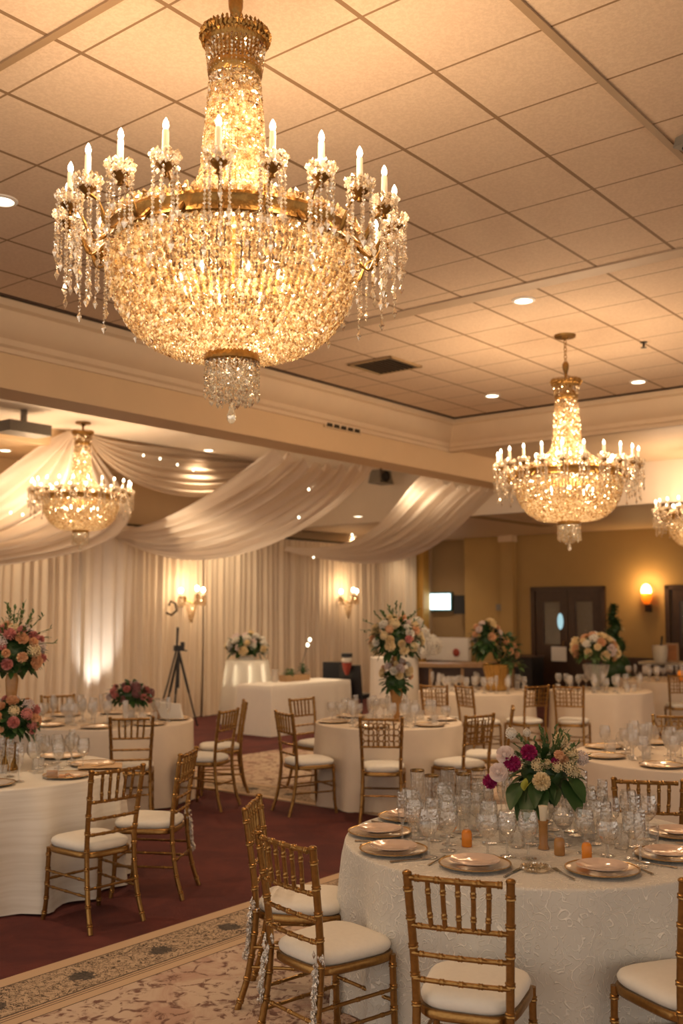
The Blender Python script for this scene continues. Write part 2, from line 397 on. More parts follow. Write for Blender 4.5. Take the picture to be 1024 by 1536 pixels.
# broad T bars of the tile grid
struct(slab(7.25, 7.42, N0, BN0-.28, HC-.012, HC+.01), 'trim_9', pbr('beige_grid_bar', (.50, .37, .25), .6, 0, .05, 6))
bar_mat = pbr('brown_grid_bar', (.36, .24, .135), .55, 0, .08, 6)
struct(slab(U0, 7.27, 2.028, 2.068, HC-.012, HC+.01), 'trim_10', bar_mat)
struct(slab(2.66, 2.70, N0, BN0-.28, HC-.012, HC+.01), 'trim_11', bar_mat)
# walls
struct(slab(U0, UW+.5, NW, NW+.15, 0, 4.6), 'wall_back', M['wall_tan'])
P697 = UN(at_u(697, 900, 19.6))[1]; P757 = UN(at_u(757, 900, 19.6))[1]; P775 = UN(at_u(775, 900, 19.6))[1]
struct(slab(UW, UW+.15, P697-.3, NW, 0, 3.55), 'wall_far', M['wall_shade'])  # recessed wall in shade, its darkness carried by the colour
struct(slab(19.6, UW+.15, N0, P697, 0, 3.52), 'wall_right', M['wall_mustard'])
struct(slab(19.42, 19.62, P775, P757, 0, 3.52), 'column', M['wall_mustard'])
struct(slab(19.38, 19.62, P775-.03, P757+.03, 3.36, 3.5), 'trim_12', M['crown'])
struct(slab(19.57, 19.62, N0, P775, 0, .95), 'baseboard_right', M['dark_wood'])
# ceiling slot on the low soffit
struct(slab(15.12, 17.8, 9.05, 9.32, 3.485, 3.51), 'trim_13', M['wall_shade'])
# post at the end of the curtains
pz = UN(at_n(626, 900, 13.45))[0]
struct(slab(pz-.02, pz+.22, 13.28, 13.5, 0, 3.5), 'column', pbr('orange_post_paint', (.62, .33, .07), .6, 0, .05, 5))
struct(slab(pz+.24, pz+.46, 13.3, 13.6, 0, 3.5), 'column', M['wall_tan'])

# rugs: local origin on the visible border
def rug(name, label, u0, u1, n0, n1, axis, sign, matname, cf):
    m = MB(); h = .012
    o = (0, n1) if axis == 1 else (u0, 0)
    m.box(((u0+u1)/2-o[0], (n0+n1)/2-o[1], h/2), (u1-u0, n1-n0, h))
    ob = build(m, name, rug_mat(matname, axis, sign, cf), None, W(*o, 0.0), ROOM, False)
    tag(ob, label, 'rug')
rug('area_rug', 'large pale rug with dark scrolled border under the front right table', -2.5, 6.3, -3.5, 4.67, 1, 1, 'bordered_rug_pile', (.58, .455, .35))
rug('area_rug', 'pale patterned rug with beige edge under the middle round tables', 7.65, 15.0, 1.2, 9.4, 0, -1, 'pale_rug_pile', (.52, .40, .29))

# ------------------------------------------------------------ doors in the right wall
def door(name, x0, x1, ytop, leaf_marks, ypanel):
    a = at_u(x0, ytop, 19.6); b = at_u(x1, ytop, 19.6)
    n_a, n_b = UN(a)[1], UN(b)[1]; h = a.z; w = n_a-n_b
    root = bpy.data.objects.new(name, None); COL.objects.link(root); root['kind'] = 'structure'
    root.location = W(19.6, (n_a+n_b)/2, 0); root.rotation_euler = (0, 0, ROOM)
    fr = MB()
    for y in (-w/2, w/2): fr.box((-.02, y, h/2), (.10, .09, h))
    fr.box((-.02, 0, h-.04), (.10, w+.09, .09))
    build(fr, 'door_frame', M['dark_wood'], root, smooth=False)
    nl = leaf_marks; lw = (w-.12)/nl
    for i in range(nl):
        yc = w/2-.06-lw*(i+.5)
        lf = MB(); st = .17
        for s in (-1, 1): lf.box((-.012, yc+s*(lw/2-st/2-.006), h/2-.03), (.045, st, h-.08))
        for zc, hh in ((h-.19, .24), (1.06, .22), (.16, .3)): lf.box((-.012, yc, zc), (.045, lw-2*st, hh))
        lf.box((.0, yc, .63), (.02, lw-2*st, .7))
        d = build(lf, 'door_leaf', M['dark_wood'], root, smooth=False)
        pn = MB(); pn.box((.0, yc, (h-.31+1.17)/2), (.012, lw-2*st, h-.31-1.17)); build(pn, 'pane', M['pane'], d, smooth=False)
        bk = MB(); bk.box((.012, yc, (h-.31+1.17)/2), (.01, lw-2*st, h-.31-1.17)); build(bk, 'backing', pbr('brown_room_beyond', (.16, .085, .045), .5, 0, .3, 3), d, smooth=False)
        hd = MB(); hy = yc+(-1 if i == 0 else 1)*(lw/2-.09)
        hd.tube([(-.045, hy, 1.0), (-.09, hy, 1.02), (-.09, hy, 1.22), (-.045, hy, 1.24)], .012, 6); build(hd, 'handle', M['brass'], d)
    return root, w, h, n_a, n_b
door('door_1', 800, 905, 881, 2, 0)
door('door_2', 1001, 1085, 878, 2, 0)
nt_ = MB(); p = at_u(838, 981, 19.5); nt_.box((0, 0, 0), (.012, .34, .3))
tag(build(nt_, 'paper_notice', M['white_plastic'], None, p, ROOM, False), 'pale blank notice fixed low on the left leaf of the dark double door', 'notice')
nt_ = MB(); p = at_u(840, 932, 19.55); nt_.ellipsoid((0, 0, 0), (.02, .07, .17), 10, 8)  # self-lit oval imitating a reflection in the pane
tag(build(nt_, 'door_reflection', M['reflection_blue'], None, p, ROOM), 'blue reflection in the dark double door glass, made as a glowing oval', 'reflection')
nt_ = MB(); p = at_u(752, 911, 19.58); nt_.box((0, 0, 0), (.03, .26, .14)); nt_.box((-.018, .05, 0), (.01, .1, .1))
tag(build(nt_, 'control_plate', M['grey'], None, p, ROOM, False), 'small grey control plate on the mustard wall beside the pilaster', 'wall plate')

# ------------------------------------------------------------ screen and small speaker on the far wall
p = at_u(656, 902.5, 19.9)
t = thing('wall_screen', 'small glowing white screen with teal edge on the far wall', 'screen', p, ROOM)
m = MB(); m.box((.03, 0, 0), (.06, .78, .44)); build(m, 'bezel', M['screen_frame'], t, smooth=False)
m = MB(); m.box((-.004, 0, 0), (.012, .70, .36)); build(m, 'screen', M['screen'], t, smooth=False)
m = MB(); m.box((.075, 0, 0), (.05, .2, .2)); build(m, 'wall_bracket', M['black'], t, smooth=False)
p = at_u(690, 907, 19.75)
t = thing('wall_speaker', 'dark loudspeaker on a bracket in the corner right of the lit screen', 'speaker', p, ROOM)
m = MB(); m.box((0, 0, 0), (.2, .26, .42), .3, .9); build(m, 'cabinet', M['black'], t, smooth=False)
m = MB(); m.tube([(.05, 0, .05), (.12, .1, .12), (.2, .22, .1)], .02, 6); build(m, 'bracket', M['dark_metal'], t)

# ------------------------------------------------------------ ceiling fittings
def downlight(x, y, z, label, power=28, r=.075):
    p = at_z(x, y, z)
    t = thing('recessed_downlight', label, 'ceiling light', (p.x, p.y, z), 0, 'recessed downlights')
    m = MB(); m.lathe([(r*1.35, .0), (r*1.35, -.008), (r*1.02, -.014), (r, -.004)], 20); build(m, 'trim_ring', M['white_plastic'], t)
    m = MB(); m.lathe([(.001, -.006), (r, -.005)], 20); build(m, 'lens', M['lens'], t)
    if power:
        l = bpy.data.lights.new('downlight_lamp', 'SPOT'); l.energy = power; l.color = (1, .75, .49); l.spot_size = 2.2; l.spot_blend = .9; l.shadow_soft_size = .07
        o = bpy.data.objects.new('downlight_lamp', l); COL.objects.link(o); o.location = (p.x, p.y, z-.03)
DL = 130
downlight(785, 450, HC, 'recessed downlight in the tiles left of the broad grid bar, above the gold second chandelier', DL)
downlight(738, 593, HC, 'recessed downlight in the tiles left of the second chandelier collar', DL)
downlight(957, 572, HC, 'recessed downlight in the tiles right of the second chandelier collar', DL)
downlight(3, 300, HC, 'recessed downlight cut by the left edge, beside the largest chandelier', DL)
downlight(8, 675, 4.2, 'recessed downlight in the white soffit left of the draped chandelier', 150)
downlight(313, 675, 4.45, 'recessed downlight in the white ceiling just below the beam, right of the draped chandelier', 120)
downlight(348, 719, 4.2, 'recessed downlight just above the edge of the wide swag', 150)
downlight(537, 774, 3.5, 'upper of two small downlights in the gap between the two swags', 90)
downlight(529, 804, 3.5, 'lower of two small downlights in the gap between the two swags', 90)
downlight(630, 806, 3.5, 'small downlight above the orange post at the curtain end', 60)
downlight(660, 797, 3.5, 'small downlight right of the curtain end, above the lit screen', 60)

for u_, n_, lb in ((8.8, 9.35, 'added downlight above the wide swag, unseen behind the beam, to light the cloth'), (12.9, 9.25, 'added downlight above the smaller swag, unseen behind the beam, to light the cloth')):  # two extra lamps, hidden by the beam, added to brighten the swags
    q = W(u_, n_, 4.45); DLP = q
    t = thing('recessed_downlight', lb, 'ceiling light', q, 0, 'recessed downlights')
    m = MB(); m.lathe([(.10, .0), (.10, -.008), (.076, -.014), (.075, -.004)], 20); build(m, 'trim_ring', M['white_plastic'], t)
    m = MB(); m.lathe([(.001, -.006), (.075, -.005)], 20); build(m, 'lens', M['lens'], t)
    l = bpy.data.lights.new('downlight_lamp', 'SPOT'); l.energy = 150; l.color = (1, .75, .49); l.spot_size = 2.5; l.spot_blend = .9; l.shadow_soft_size = .07
    o = bpy.data.objects.new('downlight_lamp', l); COL.objects.link(o); o.location = (q.x, q.y, 4.42)

def grille(name, label, cat, p, rz, w, d, tilt=None, slats=8, mat='grey', back='black', lou=None):
    t = thing(name, label, cat, p, rz)
    m = MB()
    for s in (-1, 1): m.box((s*(w/2-.015), 0, 0), (.03, d, .02)); m.box((0, s*(d/2-.015), 0), (w, .03, .02))
    build(m, 'frame', M[mat], t, smooth=False)
    m = MB(); m.box((0, 0, .006), (w-.04, d-.04, .006)); build(m, 'backing', M[back], t, smooth=False)
    m = MB()
    for i in range(slats): m.box((0, -d/2+.03+(d-.06)*(i+.5)/slats, -.002), (w-.05, (d-.06)/slats*.45, .01))
    build(m, 'louvres', M[lou or mat], t, smooth=False)
    return t
p = at_z(577, 547, HC)
grille('ceiling_vent', 'dark square air vent in the ceiling tiles above the beam', 'air vent', (p.x, p.y, HC-.012), ROOM, .58, .58, slats=9, mat='wall_shade', lou='dark_metal')
# register on the beam face: local x along u, stands upright
p = at_n(514, 638, BN0-.015)
t = thing('wall_register', 'small dark slotted air register on the face of the long beam', 'air vent', p, ROOM)
m = MB(); m.box((0, 0, 0), (.72, .02, .14)); build(m, 'frame', M['wall_tan'], t, smooth=False)
m = MB()
for i in range(5): m.box((-.27+.135*i, -.012, 0), (.10, .012, .11))
build(m, 'slots', M['dark_metal'], t, smooth=False)
p = at_z(965, 513, HC)
t = thing('sprinkler_head', 'tiny dark sprinkler head in the tiles right of the second chandelier chain', 'sprinkler', (p.x, p.y, HC))
m = MB(); m.lathe([(.035, 0), (.035, -.008), (.012, -.012), (.012, -.05), (.03, -.055), (.03, -.06), (.001, -.062)], 12); build(m, 'body', M['dark_metal'], t)
p = at_z(1022, 206, HC)
t = thing('ceiling_sensor', 'grey metal box sensor on the ceiling at the right edge of view', 'sensor', (p.x+.03, p.y, HC))
m = MB(); m.box((0, 0, -.03), (.13, .09, .06), .5, .8); build(m, 'housing', M['grey'], t, smooth=False)
m = MB(); m.ellipsoid((0, 0, -.06), (.03, .03, .025), 10, 6); build(m, 'dome', M['black'], t)
p = at_z(36, 615, 4.45)
t = thing('ceiling_projector', 'long dark grey projector box under the white ceiling behind the beam', 'projector', (p.x, p.y, 4.27), ROOM)
m = MB(); m.box((0, 0, -.07), (.62, .34, .14)); build(m, 'body', M['grey'], t, smooth=False)
m = MB(); m.box((0, 0, .09), (.06, .06, .18)); build(m, 'ceiling_mount', M['grey'], t, smooth=False)
def ceiling_speaker(x, y, z, label, s=1.0):
    p = at_z(x, y, z-.2*s)
    t = thing('track_speaker', label, 'speaker', (p.x, p.y, z-.2*s), .6)
    m = MB(); m.box((0, 0, 0), (.42*s, .26*s, .24*s), .3, .8); build(m, 'cabinet', M['grey'], t, smooth=False)
    m = MB(); m.lathe([(.001, .0), (.09*s, .0), (.1*s, .02)], 16); o = build(m, 'cone', M['black'], t, (0, -.14*s, 0)); o.rotation_euler = (PI/2, 0, .3)
    m = MB(); m.tube([(0, 0, .08*s), (0, 0, .2*s)], .02, 6); build(m, 'mount', M['dark_metal'], t)
ceiling_speaker(571, 716, 4.45, 'grey speaker under the ceiling between the two white swags')
ceiling_speaker(738, 746, 4.15, 'grey speaker under the ceiling left of the second chandelier', .8)

# ------------------------------------------------------------ chandeliers
def arm_meshes():
    r = R
    a = MB()
    path = []
    for i in range(15):
        t = i/14
        x = .49+.17*t+.012*math.sin(t*2*PI); z = -.01-.075*math.sin(PI*min(1, t*1.25))*(1-.35*t)+.045*max(0, t-.55)/.45
        path.append((x, 0, z))
    a.tube(path, [.0075+.003*math.sin(i) for i in range(15)], 7)
    a.tube([(.49, 0, .0), (.515, 0, .035), (.54, 0, .03), (.535, 0, .012)], .005, 6)
    X, Z = path[-1][0], path[-1][2]
    a.lathe([(.001, -.03), (.012, -.026), (.007, -.012), (.02, .0), (.034, .012), (.036, .016), (.012, .017), (.012, .032), (.001, .033)], 14, (X, 0, Z))
    arm = a.mesh('candle_arm')
    cup = MB()
    for k, (rr, zz, n, s) in enumerate(((.03, .02, 9, .010), (.043, .03, 12, .011), (.052, .043, 14, .0105), (.046, .052, 12, .008), (.045, .008, 12, .009))):
        for j in range(n):
            an = 2*PI*(j+.5*(k % 2))/n
            cup.octa((X+rr*math.cos(an), rr*math.sin(an), Z+zz+.006*(j % 2)), s)
    cupm = cup.mesh('drip_cup', False)
    cd = MB(); cd.lathe([(.0125, 0), (.0118, .105), (.010, .112), (.001, .113)], 12, (X, 0, Z+.03)); cdm = cd.mesh('candle')
    fb = MB(); fb.lathe([(.001, 0), (.008, .003), (.0115, .014), (.009, .028), (.004, .038), (.001, .043)], 10, (X, 0, Z+.143)); fbm = fb.mesh('flame_bulb')
    st = []
    for j in range(7):
        s = MB(); an = 2*PI*j/7+.3; rr = .045
        n = (6, 10, 8, 15, 9, 18, 11)[j]; z = Z-.008
        for q in range(n):
            s.octa((X+rr*math.cos(an), rr*math.sin(an), z), .0072); z -= .0155
        s.octa((X+rr*math.cos(an), rr*math.sin(an), z-.014), .0125, None, 2.0)
        st.append(s.mesh('crystal_strand', False))
    return arm, cupm, cdm, fbm, st, X, Z
ARM = arm_meshes()
def bowl_profile(t):                # t 0..1 from ring to base
    a = t*PI/2
    return (.105+.40*math.cos(a)**.72, -.06-.395*math.sin(a)**1.05)
def neck_profile(t):                # t 0..1 from crown down to ring
    z = .735-.695*t
    return .098+.055*t+.34*max(0, (t-.55)/.45)**3.0, z
def chandelier(label, loc, chain_top, rot=0.0, group='crystal chandeliers', detail=1.0, inner=False, power=60):
    t = thing('crystal_chandelier', label, 'chandelier', loc, rot, group)
    # ring
    m = MB(); m.lathe([(.47, -.065), (.508, -.065), (.516, -.055), (.509, -.04), (.513, -.01), (.519, .004), (.513, .018), (.49, .022), (.47, .015), (.47, -.065)], 72)
    ring = build(m, 'ring', M['brass'], t)
    m = MB()
    for j in range(110):
        an = 2*PI*j/110
        for rr, zz, s in ((.524, .022, .011), (.515, .04, .012)): m.octa((rr*math.cos(an+.02*zz), rr*math.sin(an), zz+R.uniform(-.004, .004)), s)
    stuffpart(build(m, 'ring_beads', M['crystal'], ring, smooth=False))
    # bowl strands
    m = MB(); ns = int(104*detail); nb = 46
    L0 = [bowl_profile(i/200) for i in range(201)]; acc = [0]
    for i in range(200): acc.append(acc[-1]+math.hypot(L0[i+1][0]-L0[i][0], L0[i+1][1]-L0[i][1]))
    def prof(s):
        d = s*acc[-1]; i = 0
        lo, hi = 0, 200
        while hi-lo > 1:
            mid = (lo+hi)//2
            if acc[mid] <= d: lo = mid
            else: hi = mid
        f = (d-acc[lo])/max(1e-9, acc[hi]-acc[lo]); return tuple(L0[lo][k]*(1-f)+L0[hi][k]*f for k in (0, 1))
    for j in range(ns):
        an = 2*PI*j/ns
        for k in range(nb):
            r_, z_ = prof((k+.3)/nb)
            s = (.0135 if k % 3 else .017)*min(1, .42+r_*1.15)/detail**.5
            if r_ < .22 and j % 2: continue
            m.octa((r_*math.cos(an), r_*math.sin(an), z_+R.uniform(-.002, .002)), s)
    stuffpart(build(m, 'bead_bowl', M['crystal'], t, smooth=False))
    # neck strands
    m = MB(); nn = int(50*detail)
    for j in range(nn):
        an = 2*PI*j/nn
        for k in range(52):
            r_, z_ = neck_profile((k+.5)/52)
            m.octa((r_*math.cos(an), r_*math.sin(an), z_), (.0095 if k % 4 else .0125)/detail**.5)
        for k in range(5):          # flare onto the ring
            f = k/5; r_ = .45+.05*f; m.octa((r_*math.cos(an), r_*math.sin(an), .05-.02*f), .0125)
    stuffpart(build(m, 'bead_neck', M['crystal'], t, smooth=False))
    m = MB(); m.tube([(0, 0, -.44), (0, 0, .8)], .014, 10)
    for z in (-.2, .05, .3, .55): m.lathe([(.014, -.03), (.03, -.012), (.034, 0), (.03, .012), (.014, .03)], 12, (0, 0, z))
    build(m, 'centre_stem', M['brass'], t)
    CRX = Matrix.Translation((0, 0, -.03)) @ Matrix.Diagonal((.92, .92, 1, 1))
    # crown
    m = MB(); m.lathe([(.108, .735), (.122, .75), (.125, .78), (.118, .80), (.125, .86), (.138, .90), (.15, .915), (.152, .925), (.14, .93), (.05, .935), (.02, .95), (.001, .955)], 40)
    m.xf(CRX); cr = build(m, 'crown', M['brass'], t)
    m = MB()
    for j in range(44):
        an = 2*PI*j/44
        for rr, zz, s in ((.155, .92, .0125), (.147, .898, .011), (.15, .938, .009)): m.octa((rr*math.cos(an), rr*math.sin(an), zz), s)
    m.xf(CRX); stuffpart(build(m, 'crown_scrolls', M['brass'], cr, smooth=False))
    m = MB()
    for j in range(40):
        an = 2*PI*j/40
        for k in range(8): m.octa(((.131-.002*k)*math.cos(an), (.131-.002*k)*math.sin(an), .87-.016*k), .0085)
    m.xf(CRX); stuffpart(build(m, 'crown_drops', M['crystal'], cr, smooth=False))
    # suspension
    m = MB(); m.lathe([(.001, .92), (.012, .925), (.014, .945), (.016, .96), (.012, .968), (.02, .985), (.03, 1.02), (.032, 1.06), (.02, 1.085), (.001, 1.09)], 14)
    build(m, 'suspension_knob', M['brass'], t)
    top = chain_top-loc[2]
    m = MB(); z = 1.08; k = 0
    while z < top-.03:
        lk = [(.014*math.cos(a)*(1 if k % 2 else 0), .014*math.cos(a)*(0 if k % 2 else 1), z+.02+.024*math.sin(a)) for a in [2*PI*i/10 for i in range(11)]]
        m.tube(lk, .0042, 5, False); z += .037; k += 1
    m.tube([(0, 0, z), (0, 0, top)], .006, 6)
    build(m, 'chain', M['brass'], t)
    m = MB(); m.lathe([(.001, -.045), (.03, -.04), (.035, -.028), (.10, -.022), (.105, 0), (.001, 0)], 24, (0, 0, top)); build(m, 'ceiling_canopy', M['brass'], t)
    # base band, fringe and drop
    m = MB(); m.lathe([(.09, -.455), (.108, -.458), (.113, -.47), (.112, -.49), (.105, -.495), (.09, -.495)], 32); b = build(m, 'base_band', M['brass'], t)
    m = MB()
    for q, rr in enumerate((.108, .085, .055)):
        for j in range(int(210*rr)+8):
            an = 2*PI*j/(int(210*rr)+8); nb_ = 8+R.randint(0, 2)+q
            for k in range(nb_): m.octa((rr*math.cos(an), rr*math.sin(an), -.50-.0135*k), .0065)
            m.octa((rr*math.cos(an), rr*math.sin(an), -.505-.0135*nb_), .008, None, 1.8)
    stuffpart(build(m, 'bead_fringe', M['crystal_clear'], t, smooth=False))
    m = MB(); m.lathe([(.001, -.655), (.004, -.665), (.012, -.69), (.019, -.712), (.017, -.728), (.008, -.74), (.001, -.742)], 10); m.tube([(0, 0, -.5), (0, 0, -.657)], .002, 4)
    build(m, 'pear_drop', M['crystal_white'], t, smooth=False)
    # arms
    arm, cup, cd, fb, st, X, Z = ARM
    NA = 22
    for i in range(NA):
        a = link('candle_arm', arm, M['brass'], t, None, 2*PI*(i+.1)/NA)
        link('drip_cup', cup, M['crystal_white'], a)
        link('candle', cd, M['candle'], a); link('flame_bulb', fb, M['bulb'], a)
        for s in st: link('crystal_strand', s, M['crystal_clear'], a)
    # inner bulbs that light the bowl and the neck
    for i in range(8):
        an = 2*PI*i/8+.2
        m = MB(); m.ellipsoid((.22*math.cos(an), .22*math.sin(an), -.16), (.016, .016, .024), 8, 6); build(m, 'bowl_bulb', M['bulb'], t)
    for i in range(4):
        an = 2*PI*i/4+.5
        m = MB(); m.ellipsoid((.05*math.cos(an), .05*math.sin(an), .2+.14*i), (.012, .012, .02), 8, 6); build(m, 'neck_bulb', M['bulb'], t)
    if inner:
        for i in range(12):
            an = 2*PI*(i+.4)/12; x, y = .42*math.cos(an), .42*math.sin(an)
            m = MB(); m.lathe([(.013, .02), (.012, .11), (.001, .112)], 8, (x, y, 0)); c_ = build(m, 'inner_candle', M['candle'], t)
            m = MB(); m.ellipsoid((x, y, .135), (.016, .016, .024), 8, 6); build(m, 'flame_bulb', M['bulb'], c_)
    def lamp(z, e, r, x=0, y=0, col=(1, .67, .40)):
        l = bpy.data.lights.new('chandelier_lamp', 'POINT'); l.energy = e; l.color = col; l.shadow_soft_size = r
        o = bpy.data.objects.new('chandelier_lamp', l); COL.objects.link(o); o.location = (loc[0]+x, loc[1]+y, loc[2]+z)
    lamp(-.14, power*.95, .06, col=(1, .78, .52)); lamp(.12, power*.4, .05, col=(1, .78, .52)); lamp(.5, power*.22, .03, col=(1, .78, .52))
    for i in range(6):
        an = 2*PI*i/6; lamp(.24, power*.27, .10, .66*math.cos(an), .66*math.sin(an))
    return t
CP = 58
c1 = at_Y(350, 340, 4.05)
chandelier('largest crystal chandelier with brass crown, hanging at upper left front', (c1.x, c1.y, 3.345), HC, .14, power=CP)
c2 = at_z(847, 503, HC)
chandelier('crystal chandelier on a long brass chain at right, behind the largest one', (c2.x, c2.y, 3.17), HC, .4, inner=True, power=CP)
c3 = at_Y(122, 740, 13.9)
chandelier('distant crystal chandelier at left, below the gathered white drapes', (c3.x, c3.y, 3.42), 4.45, .2, inner=True, power=CP*.7)
c4p = at_Y(1057, 770, 14.2)
chandelier('distant crystal chandelier cut by the right edge of view', (c4p.x, c4p.y, 3.20), 4.15, .1, inner=True, power=CP*.65)

# ------------------------------------------------------------ swags and curtains
def lag(ts, ps, t):
    r = Vector((0, 0, 0))
    for i, a in enumerate(ts):
        w = 1.0
        for j, b in enumerate(ts):
            if i != j: w *= (t-b)/(a-b)
        r += ps[i]*w
    return r
def swag(label, e0, e1, ts, pleats=9, amp=.05, mat='swag', n=48, k=72, name='ceiling_swag'):
    """cloth between two hanging edges, with pleats running along its length"""
    rows = []
    for i in range(n+1):
        s = i/n; a = lag(ts, e0, s); b = lag(ts, e1, s)
        a2 = lag(ts, e0, min(1, s+.01))-lag(ts, e0, max(0, s-.01))
        d = b-a; nm = d.cross(a2); nm = nm.normalized() if nm.length > 1e-6 else Vector((0, 0, 1))
        row = []
        for j in range(k+1):
            t = j/k; sag = .10*math.sin(PI*t)*d.length
            w = amp*min(1, d.length/.8)*(math.sin(2*PI*pleats*t+.6*math.sin(5*s))+.5*math.sin(2*PI*pleats*1.7*t+1.3+s))
            row.append(a+d*t-Vector((0, 0, 1))*sag*.5+nm*w)
        rows.append(row)
    m = MB(); m.quadgrid(rows)
    return tag(build(m, name, M[mat], None, smooth=True, angle=180), label, 'drape')
P = lambda lst: [at_n(x, y, nn) for x, y, nn in lst]
TS = (0, .4, .72, 1)
swag('wide white swag falling from the beam towards the draped chandelier', P([(408, 676, 8.25), (318, 742, 10.6), (235, 782, 12.4), (160, 796, 13.3)]), P([(560, 698, 8.25), (440, 800, 10.6), (300, 836, 12.2), (165, 803, 13.3)]), TS, 8, .05)
swag('smaller white swag falling from the beam, nearest the second chandelier', P([(640, 712, 8.25), (588, 768, 9.8), (525, 812, 11.6), (430, 820, 13.2)]), P([(748, 731, 8.25), (668, 806, 9.8), (570, 842, 11.4), (425, 826, 13.2)]), TS, 7, .04)
swag('white swag spreading left from the peak above the draped chandelier', P([(104, 648, 12.0), (44, 688, 12.3), (-30, 735, 12.6), (-120, 790, 12.9)]), P([(136, 652, 12.0), (180, 728, 12.4), (168, 800, 12.7), (-60, 850, 13.0)]), TS, 8, .10)
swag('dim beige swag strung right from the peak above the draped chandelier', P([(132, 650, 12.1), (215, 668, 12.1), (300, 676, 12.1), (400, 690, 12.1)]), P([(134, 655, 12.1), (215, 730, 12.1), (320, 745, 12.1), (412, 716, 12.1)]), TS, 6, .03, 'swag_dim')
def fairy(x, y, nn):
    m = MB(); m.ellipsoid((0, 0, 0), (.016, .016, .02), 8, 6)
    tag(build(m, 'fairy_light', M['fairy'], None, at_n(x, y, nn)), 'tiny warm fairy light twinkling on the ceiling drapes', 'fairy light', 'fairy lights on the drapes')
for x, y, nn in ((16, 769, 12.45), (34, 772, 12.45), (463, 734, 9.0), (448, 776, 9.4), (470, 836, 12.3), (266, 697, 11.95), (290, 705, 11.95), (240, 688, 11.95), (215, 683, 11.95), (528, 802, 10.6)): fairy(x, y, nn)

def curtain(x0, x1, label, top=3.28, fold=.15, amp=.045, nn=13.42, gather=0.0):
    u0 = UN(at_n(x0, 900, nn))[0]; u1 = UN(at_n(x1, 900, nn))[0]+.03; u0 -= .03
    w = u1-u0; k = int(w/fold*10); ph = R.uniform(0, 6)
    seeds = [R.uniform(.7, 1.35) for _ in range(8)]
    rows = []
    for i in range(15):
        z = .01+(top-.01)*i/14; row = []
        for j in range(k+1):
            x = w*j/k; fz = 1-.25*i/14
            o = amp*fz*(math.sin(2*PI*x/fold+ph+.8*math.sin(x*2.3+ph))*seeds[int(x*1.7) % 8]*.55+.5*math.sin(2*PI*x/(fold*2.7)+ph*2)+.12*math.sin(z*2+x*5))
            g = gather*(1-i/14)*math.sin(PI*j/k)
            row.append((x+.02*math.sin(z*1.4+x*3)*(1-i/14)+g*0, o, z))
        rows.append(row)
    m = MB(); m.quadgrid(rows)
    return tag(build(m, 'curtain', M['curtain'], None, W(u0, nn, 0), ROOM, True, 180), label, 'curtain', 'ivory curtains along the back wall')
curtain(-60, 128, 'ivory curtain panel at far left, behind the tiered flower tower')
curtain(129, 196, 'pale curtain panel washed by a white uplight from the floor', fold=.22, amp=.06, nn=13.36)
curtain(197, 306, 'ivory curtain panel behind the left three-bulb sconce')
curtain(307, 438, 'ivory curtain panel behind the glowing flower pedestal')
curtain(439, 534, 'ivory curtain panel behind the right three-bulb sconce')
curtain(535, 622, 'ivory curtain panel at the end beside the orange post')
m = MB(); m.tube([(0, 0, 0), (20.5, 0, 0)], .02, 8)
tag(build(m, 'curtain_rail', M['dark_metal'], None, W(-.5, 13.42, 3.3), ROOM), 'thin rail carrying the ivory curtains along the back wall', 'curtain rail')

def uplight(p, aim, label, e, size, col):
    t = thing('uplight', label, 'floor light', p)
    m = MB(); m.box((0, 0, .012), (.2, .16, .024)); m.tube([(-.1, 0, .02), (-.1, 0, .1)], .01, 6); m.tube([(.1, 0, .02), (.1, 0, .1)], .01, 6); build(m, 'base', M['black'], t, smooth=False)
    m = MB(); m.lathe([(.07, .06), (.085, .08), (.09, .16), (.08, .165)], 18); build(m, 'housing', M['white_plastic'], t)
    m = MB(); m.lathe([(.001, .155), (.08, .155)], 18); build(m, 'lens', M['led'], t)
    l = bpy.data.lights.new('uplight_lamp', 'SPOT'); l.energy = e; l.color = col; l.spot_size = size; l.spot_blend = .8; l.shadow_soft_size = .06
    o = bpy.data.objects.new('uplight_lamp', l); COL.objects.link(o); o.location = (p[0], p[1], .19)
    d = Vector(aim)-Vector(o.location); o.rotation_euler = d.to_track_quat('-Z', 'Y').to_euler()
q = at_n(140, 1075, 13.0); u_, n_ = UN(q)
uplight(W(u_+.1, 12.72, 0), W(u_+.35, 13.5, 1.5), 'small white floor uplight at the foot of the pale curtain panel', 110, .75, (.95, .96, 1))

